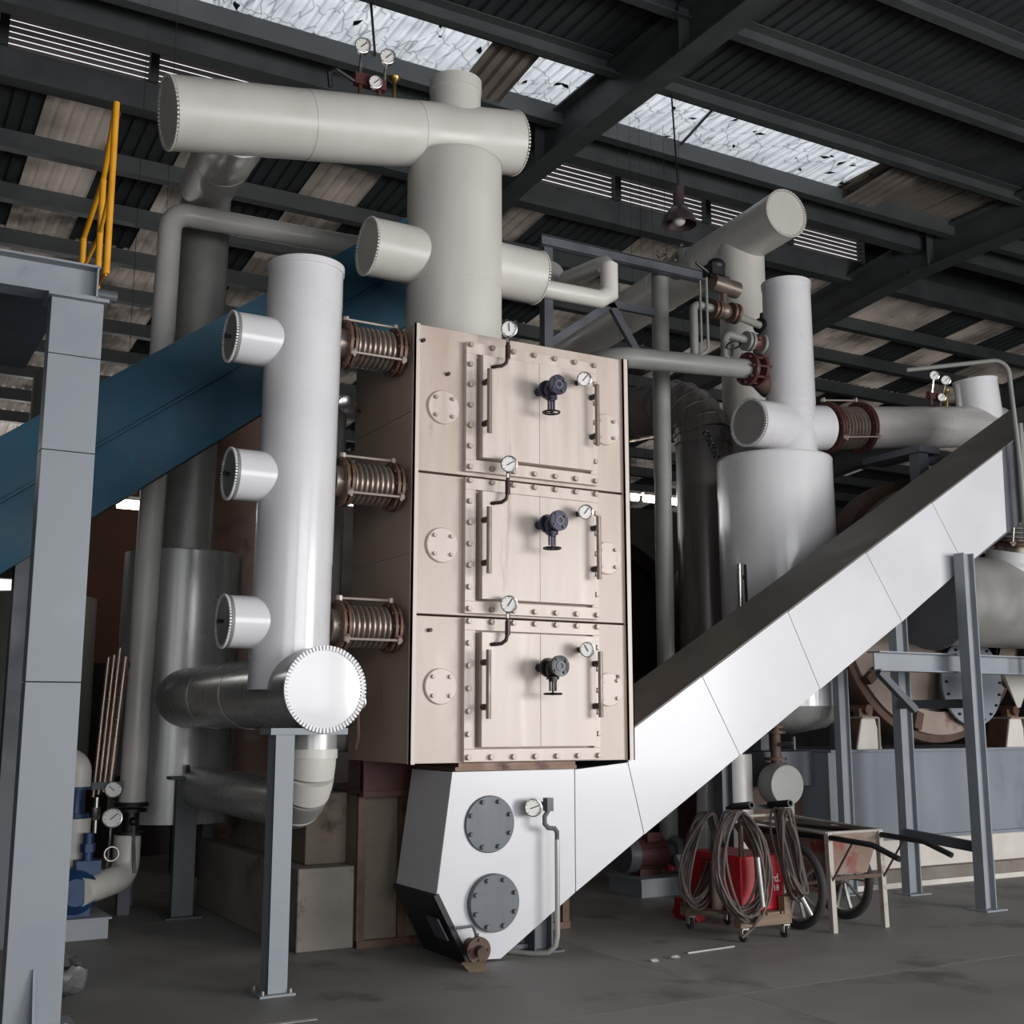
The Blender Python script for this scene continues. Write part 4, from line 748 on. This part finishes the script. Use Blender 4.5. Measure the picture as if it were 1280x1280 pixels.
pipe(ot, (1.95, 14.2, .0), (1.95, 14.2, 2.95), .68, M['greenbrown'], (.5,), 56); pipe(ot, (2.1, 14.2, 2.95), (2.15, 14.2, 5.5), .36, M['greenbrown'], (.4,), 44, 'neck'); MB().lathe((1.95, 14.2, 2.94), (0, 0, 1), [(.68, 0), (.6, .03), (0, .05)], 48).build('lid', M['greenbrown'], ot)
bpn = thing('brown_partition', 'reddish brown sheet partition glimpsed below the blue conveyor', 'partition', (3.7, 15.3, 0))
MB().box(2.3, 5.2, 15.3, 15.4, 2.3, 4.6).build('upper_sheet', M['brownwall'], bpn); MB().box(2.3, 5.2, 15.28, 15.42, 0, 2.3).build('lower_sheet', M['dkdrum'], bpn)  # lower sheet added in a dark colour to keep it dark under the vessel
bg_ = thing('brown_tank', 'brown cylindrical tank half hidden behind the aluminium vessel', 'tank', (4.3, 13.5, 0))
pipe(bg_, (4.0, 13.4, .0), (4.0, 13.4, 5.0), .6, M['rusty'], (.6,), 48); MB().lathe((4.0, 13.4, 5.0), (0, 0, 1), [(.6, 0), (.5, .08), (0, .14)], 48).build('top_head', M['rusty'], bg_)

# ------------------------------------------------------------------ foundations under the heater
tag(MB().box(3.04, 3.47, 8.42, 11.0, 0, .57).build('concrete_block', M['conc'], None, .012), 'long low concrete footing block left of the heater base', 'block')
tag(MB().box(3.16, 3.60, 8.62, 10.6, .57, 1.08).build('concrete_block', M['conc2'], None, .012), 'stained upper concrete block stepped on the low footing', 'block')
hb = thing('heater_base', 'rust stained steel clad base under the heater', 'base', (4.3, 8.9, 0))
MB().box(3.475, 5.28, 8.42, 9.6, 0, 1.06).build('core', M['conc2'], hb)
for xx in (3.475, 3.80, 4.5, 5.22): MB().box(xx, xx + .06, 8.385, 8.42, 0, 1.08).build('edge_angle', M['rust'], hb)
MB().box(3.475, 5.28, 8.37, 8.42, 0, .05).build('foot_rail', M['rust'], hb); MB().box(3.475, 5.28, 8.30, 9.6, 1.06, 1.10).box(3.475, 5.28, 8.33, 8.36, 1.10, 1.318).box(3.475, 3.5, 8.3, 8.6, 1.1, 1.318).box(4.5, 5.2, 8.4, 8.6, 1.1, 1.318).build('red_lead_beam', M['redflange'], hb)

# ------------------------------------------------------------------ pump set under the conveyor
mp_ = thing('motor_pump_set', 'dark red finned motor on a grey skid below the conveyor', 'motor', (7.1, 9.7, 0))
MB().box(6.72, 7.62, 9.42, 9.95, .0, .15).box(6.70, 7.64, 9.40, 9.97, .15, .165).build('skid', M['steel'], mp_)
MB().cyl((6.80, 9.7, .36), (7.15, 9.7, .36), .15, 28).box(6.85, 7.1, 9.62, 9.78, .16, .25).box(6.9, 7.05, 9.56, 9.66, .48, .56).build('motor_body', M['redflange'], mp_)
m = MB()
for k in range(14):
    t = math.pi * 2 * k / 14; c = V(6.82, 9.7 + .15*math.cos(t), .36 + .15*math.sin(t)); m.bar(c, c + V(.3, 0, 0), .012, .03, (0, math.cos(t), math.sin(t)))
m.build('cooling_fins', M['redflange'], mp_); MB().cyl((6.70, 9.7, .36), (6.82, 9.7, .36), .165, 28).build('fan_cowl', M['steeldk'], mp_); MB().cyl((7.15, 9.7, .36), (7.3, 9.7, .36), .07, 20).lathe((7.28, 9.7, .36), (1, 0, 0), [(.0, 0), (.12, 0), (.15, .05), (.12, .12), (0, .12)], 24).build('pump_end', M['steeldk'], mp_)
wp = thing('white_drain_pipe', 'white lagged drain pipe with elbow beside the motor', 'pipe', (7.45, 9.4, 0))
MB().tube(elbow_pts((7.50, 9.4, 1.30), (7.47, 9.4, .33), (7.2, 9.5, .26), .14, 4), .095, 28).build('lagged_pipe', M['white'], wp, angle=18); MB().cyl((7.36, 9.45, .1), (7.36, 9.45, .28), .05, 12).build('foot', M['steeldk'], wp)
fd = thing('grey_floor_drum', 'grey cylinder standing behind the cable coils', 'cylinder', (7.9, 9.6, 0))
MB().cyl((7.50, 9.0, .35), (7.50, 9.0, 1.3), .17, 32).box(7.4, 7.6, 8.9, 9.1, 0, .35).build('body', M['aludull'], fd); MB().lathe((7.86, 8.85, 1.02), (-.1, -1, .0), [(0, 0), (.19, .0), (.19, .18), (.18, .2), (0, .2)], 32).box(7.78, 7.94, 8.68, 8.83, 0, .86).build('side_drum', M['lagging'], fd)
fpv = thing('flanged_riser', 'rusty flanged short riser beside the grey plinth', 'pipe', (8.1, 8.9, 1))
m = MB().cyl((7.98, 8.95, 1.04), (7.98, 8.95, 1.75), .05, 16)
for zz in (1.2, 1.25, 1.5, 1.55): flange(m, (7.98, 8.95, zz), (0, 0, 1), .1, .025)
m.build('riser', M['rusty'], fpv); MB().cyl((7.98, 8.95, 1.38), (7.98, 8.7, 1.4), .02, 8).bar((7.98, 8.7, 1.34), (7.98, 8.7, 1.46), .02, .03).build('side_cock', M['steeldk'], fpv)

# ------------------------------------------------------------------ welder cart
wc = thing('welder_cart', 'wooden trolley on casters carrying a red welding set', 'cart', (6.25, 7.5, 0))
for y0 in (7.2, 7.85): MB().box(6.02, 6.52, y0, y0 + .08, .10, .175).build('cross_batten', M['wood'], wc, .006)
for x0, x1 in ((6.04, 6.12), (6.14, 6.26), (6.28, 6.40), (6.42, 6.5)): MB().box(x0, x1, 7.2, 7.95, .175, .195).build('deck_board', M['wood'], wc)
MB().box(6.44, 6.50, 7.19, 7.26, .175, .3).build('corner_block', M['wood'], wc)
for xx, yy in ((6.06, 7.22), (6.46, 7.22), (6.08, 7.88), (6.46, 7.88)):
    c = MB().box(xx - .03, xx + .03, yy - .03, yy + .03, .09, .10).box(xx - .026, xx - .02, yy - .02, yy + .02, .04, .095).box(xx + .02, xx + .026, yy - .02, yy + .02, .04, .095).build('caster', M['spoke'], wc)
    MB().lathe((xx - .018, yy, .043), (1, 0, 0), [(0, 0), (.03, 0), (.043, .006), (.043, .03), (.03, .036), (0, .036)], 24).build('wheel', M['rubber'], c)
bxm = MB().box(6.10, 6.53, 7.28, 7.9, .197, .60).build('welder_case', M['red'], wc, .012)
for k in range(5): MB().box(6.097, 6.102, 7.4, 7.75, .42 + k*.03, .43 + k*.03).build('vent_slot', M['black'], bxm)
def text(body, size, loc, rot, mat, parent, name='lettering'):
    c = bpy.data.curves.new(name, 'FONT'); c.body = body; c.size = size; c.extrude = .0015; c.materials.append(mat); off = Vector(); p = parent
    while p is not None: off += Vector(p.location); p = p.parent
    t_ = bpy.data.objects.new('tmp', c); COL.objects.link(t_); me = bpy.data.meshes.new_from_object(t_.evaluated_get(bpy.context.evaluated_depsgraph_get())); bpy.data.objects.remove(t_)
    o = bpy.data.objects.new(name, me); COL.objects.link(o); o.parent = parent; o.location = Vector(loc) - off; o.rotation_euler = rot; return o
text('rd.', .085, (6.39, 7.277, .40), (math.pi/2, 0, 0), M['dial'], bxm); text('18', .06, (6.41, 7.277, .335), (math.pi/2, 0, 0), M['dial'], bxm)
for xx, yy in ((6.13, 7.3), (6.53, 7.32)):
    MB().cyl((xx, yy, .19), (xx, yy, .97), .02, 12).build('upright', M['rusty'], wc); MB().lathe((xx, yy + .1, .955), (.0, -1, .12), [(.0, 0), (.028, 0), (.028, .24), (.018, .24), (.018, .2), (0, .2)], 18).build('grip', M['black'], wc)
MB().box(6.10, 6.53, 7.4, 7.43, .93, .96).build('handle_bar', M['black'], wc); MB().cyl((6.05, 7.5, .2), (6.05, 7.5, .55), .045, 18).build('bottle', M['barrow'], wc)
def coil(name, label, c, rx, rz, turns, jit, lean, r=.0105):
    t = thing(name, label, 'cable', (c[0], c[1], c[2] - rz), 'welding cable coils'); pts = []; n = 26
    for k in range(turns):
        ax = rx*(1 + R.uniform(-jit, jit)); az = rz*(1 + R.uniform(-.10, .04)); oy = R.uniform(-.055, .055); ox = R.uniform(-.02, .02)
        for i in range(n):
            a = math.pi/2 + 2*math.pi*i/n; w = (1 - .30*max(0, math.sin(a))**2)
            pts.append(V(c[0] + ox + ax*math.cos(a)*w + lean*math.sin(a), c[1] + oy + .03*math.sin(2*a + k), c[2] + rz + (-az*(1 - math.sin(a))) ))
    MB().tube(pts, r, 7).build('cable_loops', M['cable'], t); return t
c1 = coil('cable_coil', 'large coil of brown welding cable hung on the cart handle', (6.0, 7.16, .56), .20, .385, 13, .22, -.03)
MB().cyl((6.07, 7.05, .62), (6.10, 7.04, .27), .02, 12).build('electrode_holder', M['spoke'], c1); MB().tube([(6.12, 7.1, .2), (5.98, 7.02, .13), (5.86, 7.0, .08)], .011, 8).build('loose_end', M['cable'], c1)
c2 = coil('cable_coil', 'narrow coil of dark cable hung at the right handle of the cart', (6.46, 7.14, .62), .065, .33, 9, .3, -.07)
MB().cyl((6.53, 7.1, .30), (6.60, 7.08, .17), .018, 10).build('cable_lug', M['spoke'], c2)
c3 = coil('cable_coil', 'dark cable coil hanging at the back left of the cart', (6.0, 7.62, .56), .15, .34, 9, .25, .08)
rj = thing('red_floor_jack', 'low red floor jack behind the welder cart', 'jack', (6.5, 8.3, 0))
MB().box(6.28, 6.75, 8.15, 8.35, .05, .17).box(6.3, 6.42, 8.12, 8.38, .0, .09).build('frame', M['red'], rj, .01); MB().cyl((6.6, 8.15, .11), (6.6, 8.07, .11), .07, 20).cyl((6.35, 8.1, .05), (6.35, 8.4, .05), .05, 16).build('wheels', M['red'], rj)

# ------------------------------------------------------------------ wheelbarrow
wbw = thing('wheelbarrow', 'old two wheeled steel handcart with worn red and grey paint', 'wheelbarrow', (7.1, 7.7, 0))
xa, xb_ = 6.93, 7.42
T = [(xa - .02, 7.2), (xb_ + .06, 7.2), (xb_ + .06, 8.35), (xa - .02, 8.35)]; B_ = [(xa + .05, 7.22), (xb_ - .08, 7.22), (xb_ - .09, 8.1), (xa + .06, 8.1)]
ZT, ZB = .74, .42
for i, mt in ((0, 'barrow'), (1, 'barrow'), (2, 'barrowrim'), (3, 'barrow')):
    j = (i + 1) % 4; q = [(*B_[i], ZB), (*B_[j], ZB), (*T[j], ZT), (*T[i], ZT)]; n = Vector(q[1]) - Vector(q[0]); n = n.cross(Vector(q[3]) - Vector(q[0])).normalized() * -.012
    MB().prism(q, n).build('tray_side', M[mt], wbw)
MB().prism([(*B_[k], ZB) for k in range(4)], (0, 0, .012)).build('tray_floor', M['barrowrim'], wbw)
MB().tube([(*T[0], ZT), (*T[1], ZT), (*T[2], ZT + .05), (*T[3], ZT + .05), (*T[0], ZT)], .014, 8).build('rim', M['barrowrim'], wbw)
for xx in (xa - .01, xb_ + .05):
    MB().tube([(xx, 8.2, ZT - .03), (xx, 7.2, ZT - .03), (xx + .01, 6.75, ZT - .05), (xx + .02, 6.5, ZT - .13)], .022, 12).build('handle', M['black'], wbw)
    MB().bar((xx, 7.18, 0), (xx, 7.2, ZT), .045, .045).build('leg', M['barrowrim'], wbw); MB().bar((xx, 7.2, .35), (xx, 6.95, ZT - .06), .012, .012).build('strut', M['rusty'], wbw)
MB().bar((xa, 7.19, .40), (xb_ + .05, 7.19, .40), .03, .03).cyl((6.76, 7.44, .33), (7.52, 7.64, .33), .018, 12).build('axle', M['rusty'], wbw)
for xx, wy in ((6.80, 7.45), (7.475, 7.63)):
    w = MB().torus((xx, wy, .33), (1, 0, 0), .298, .032, 48, 12).build('wheel', M['rubber'], wbw)
    m = MB().torus((xx, wy, .33), (1, 0, 0), .262, .014, 48, 8).cyl((xx - .05, wy, .33), (xx + .05, wy, .33), .04, 18)
    for k in range(10):
        t = 2*math.pi*k/10; m.bar((xx, wy, .33), (xx, wy + .26*math.cos(t), .33 + .26*math.sin(t)), .014, .026, (1, 0, 0))
    m.build('spoked_rim', M['spoke'], w)

# ------------------------------------------------------------------ floor bits
tag(MB().bar((5.42, 7.06, .006), (5.87, 7.10, .006), .012, .01).build('welding_rod', M['line']), 'thin pale rod lying on the floor before the cart', 'rod')
tag(MB().box(1.95, 2.5, 6.55, 6.59, 0, .003).build('floor_stripe', M['line']), 'worn white painted stripe on the floor at lower left', 'marking')
m = MB().ball((1.38, 7.85, .1), .13, .12, .12, 18, 12)
for k, p in enumerate(m.v): m.v[k] = V(p.x + R.uniform(-.03, .03), p.y + R.uniform(-.03, .03), max(0.002, p.z + R.uniform(-.03, .03)))
tag(m.build('plastic_bag', M['bag']), 'crumpled dark plastic bag on the floor behind the left column', 'bag')
for i, (xx, yy) in enumerate(((5.05, 6.95), (12.0, 8.45), (5.24, 6.97))):
    m = MB().ball((xx, yy, .01), .035, .02, .012, 10, 6)
    for k, p in enumerate(m.v): m.v[k] = V(p.x + R.uniform(-.012, .012), p.y + R.uniform(-.01, .01), max(0.001, p.z))
    tag(m.build('rag_scrap', M['rubber' if i == 1 else 'line']), ['pale scrap on the floor between boot and cart', 'black rag on the floor before the whitewashed base', 'tiny pale scrap on the floor right of the boot'][i], 'scrap')
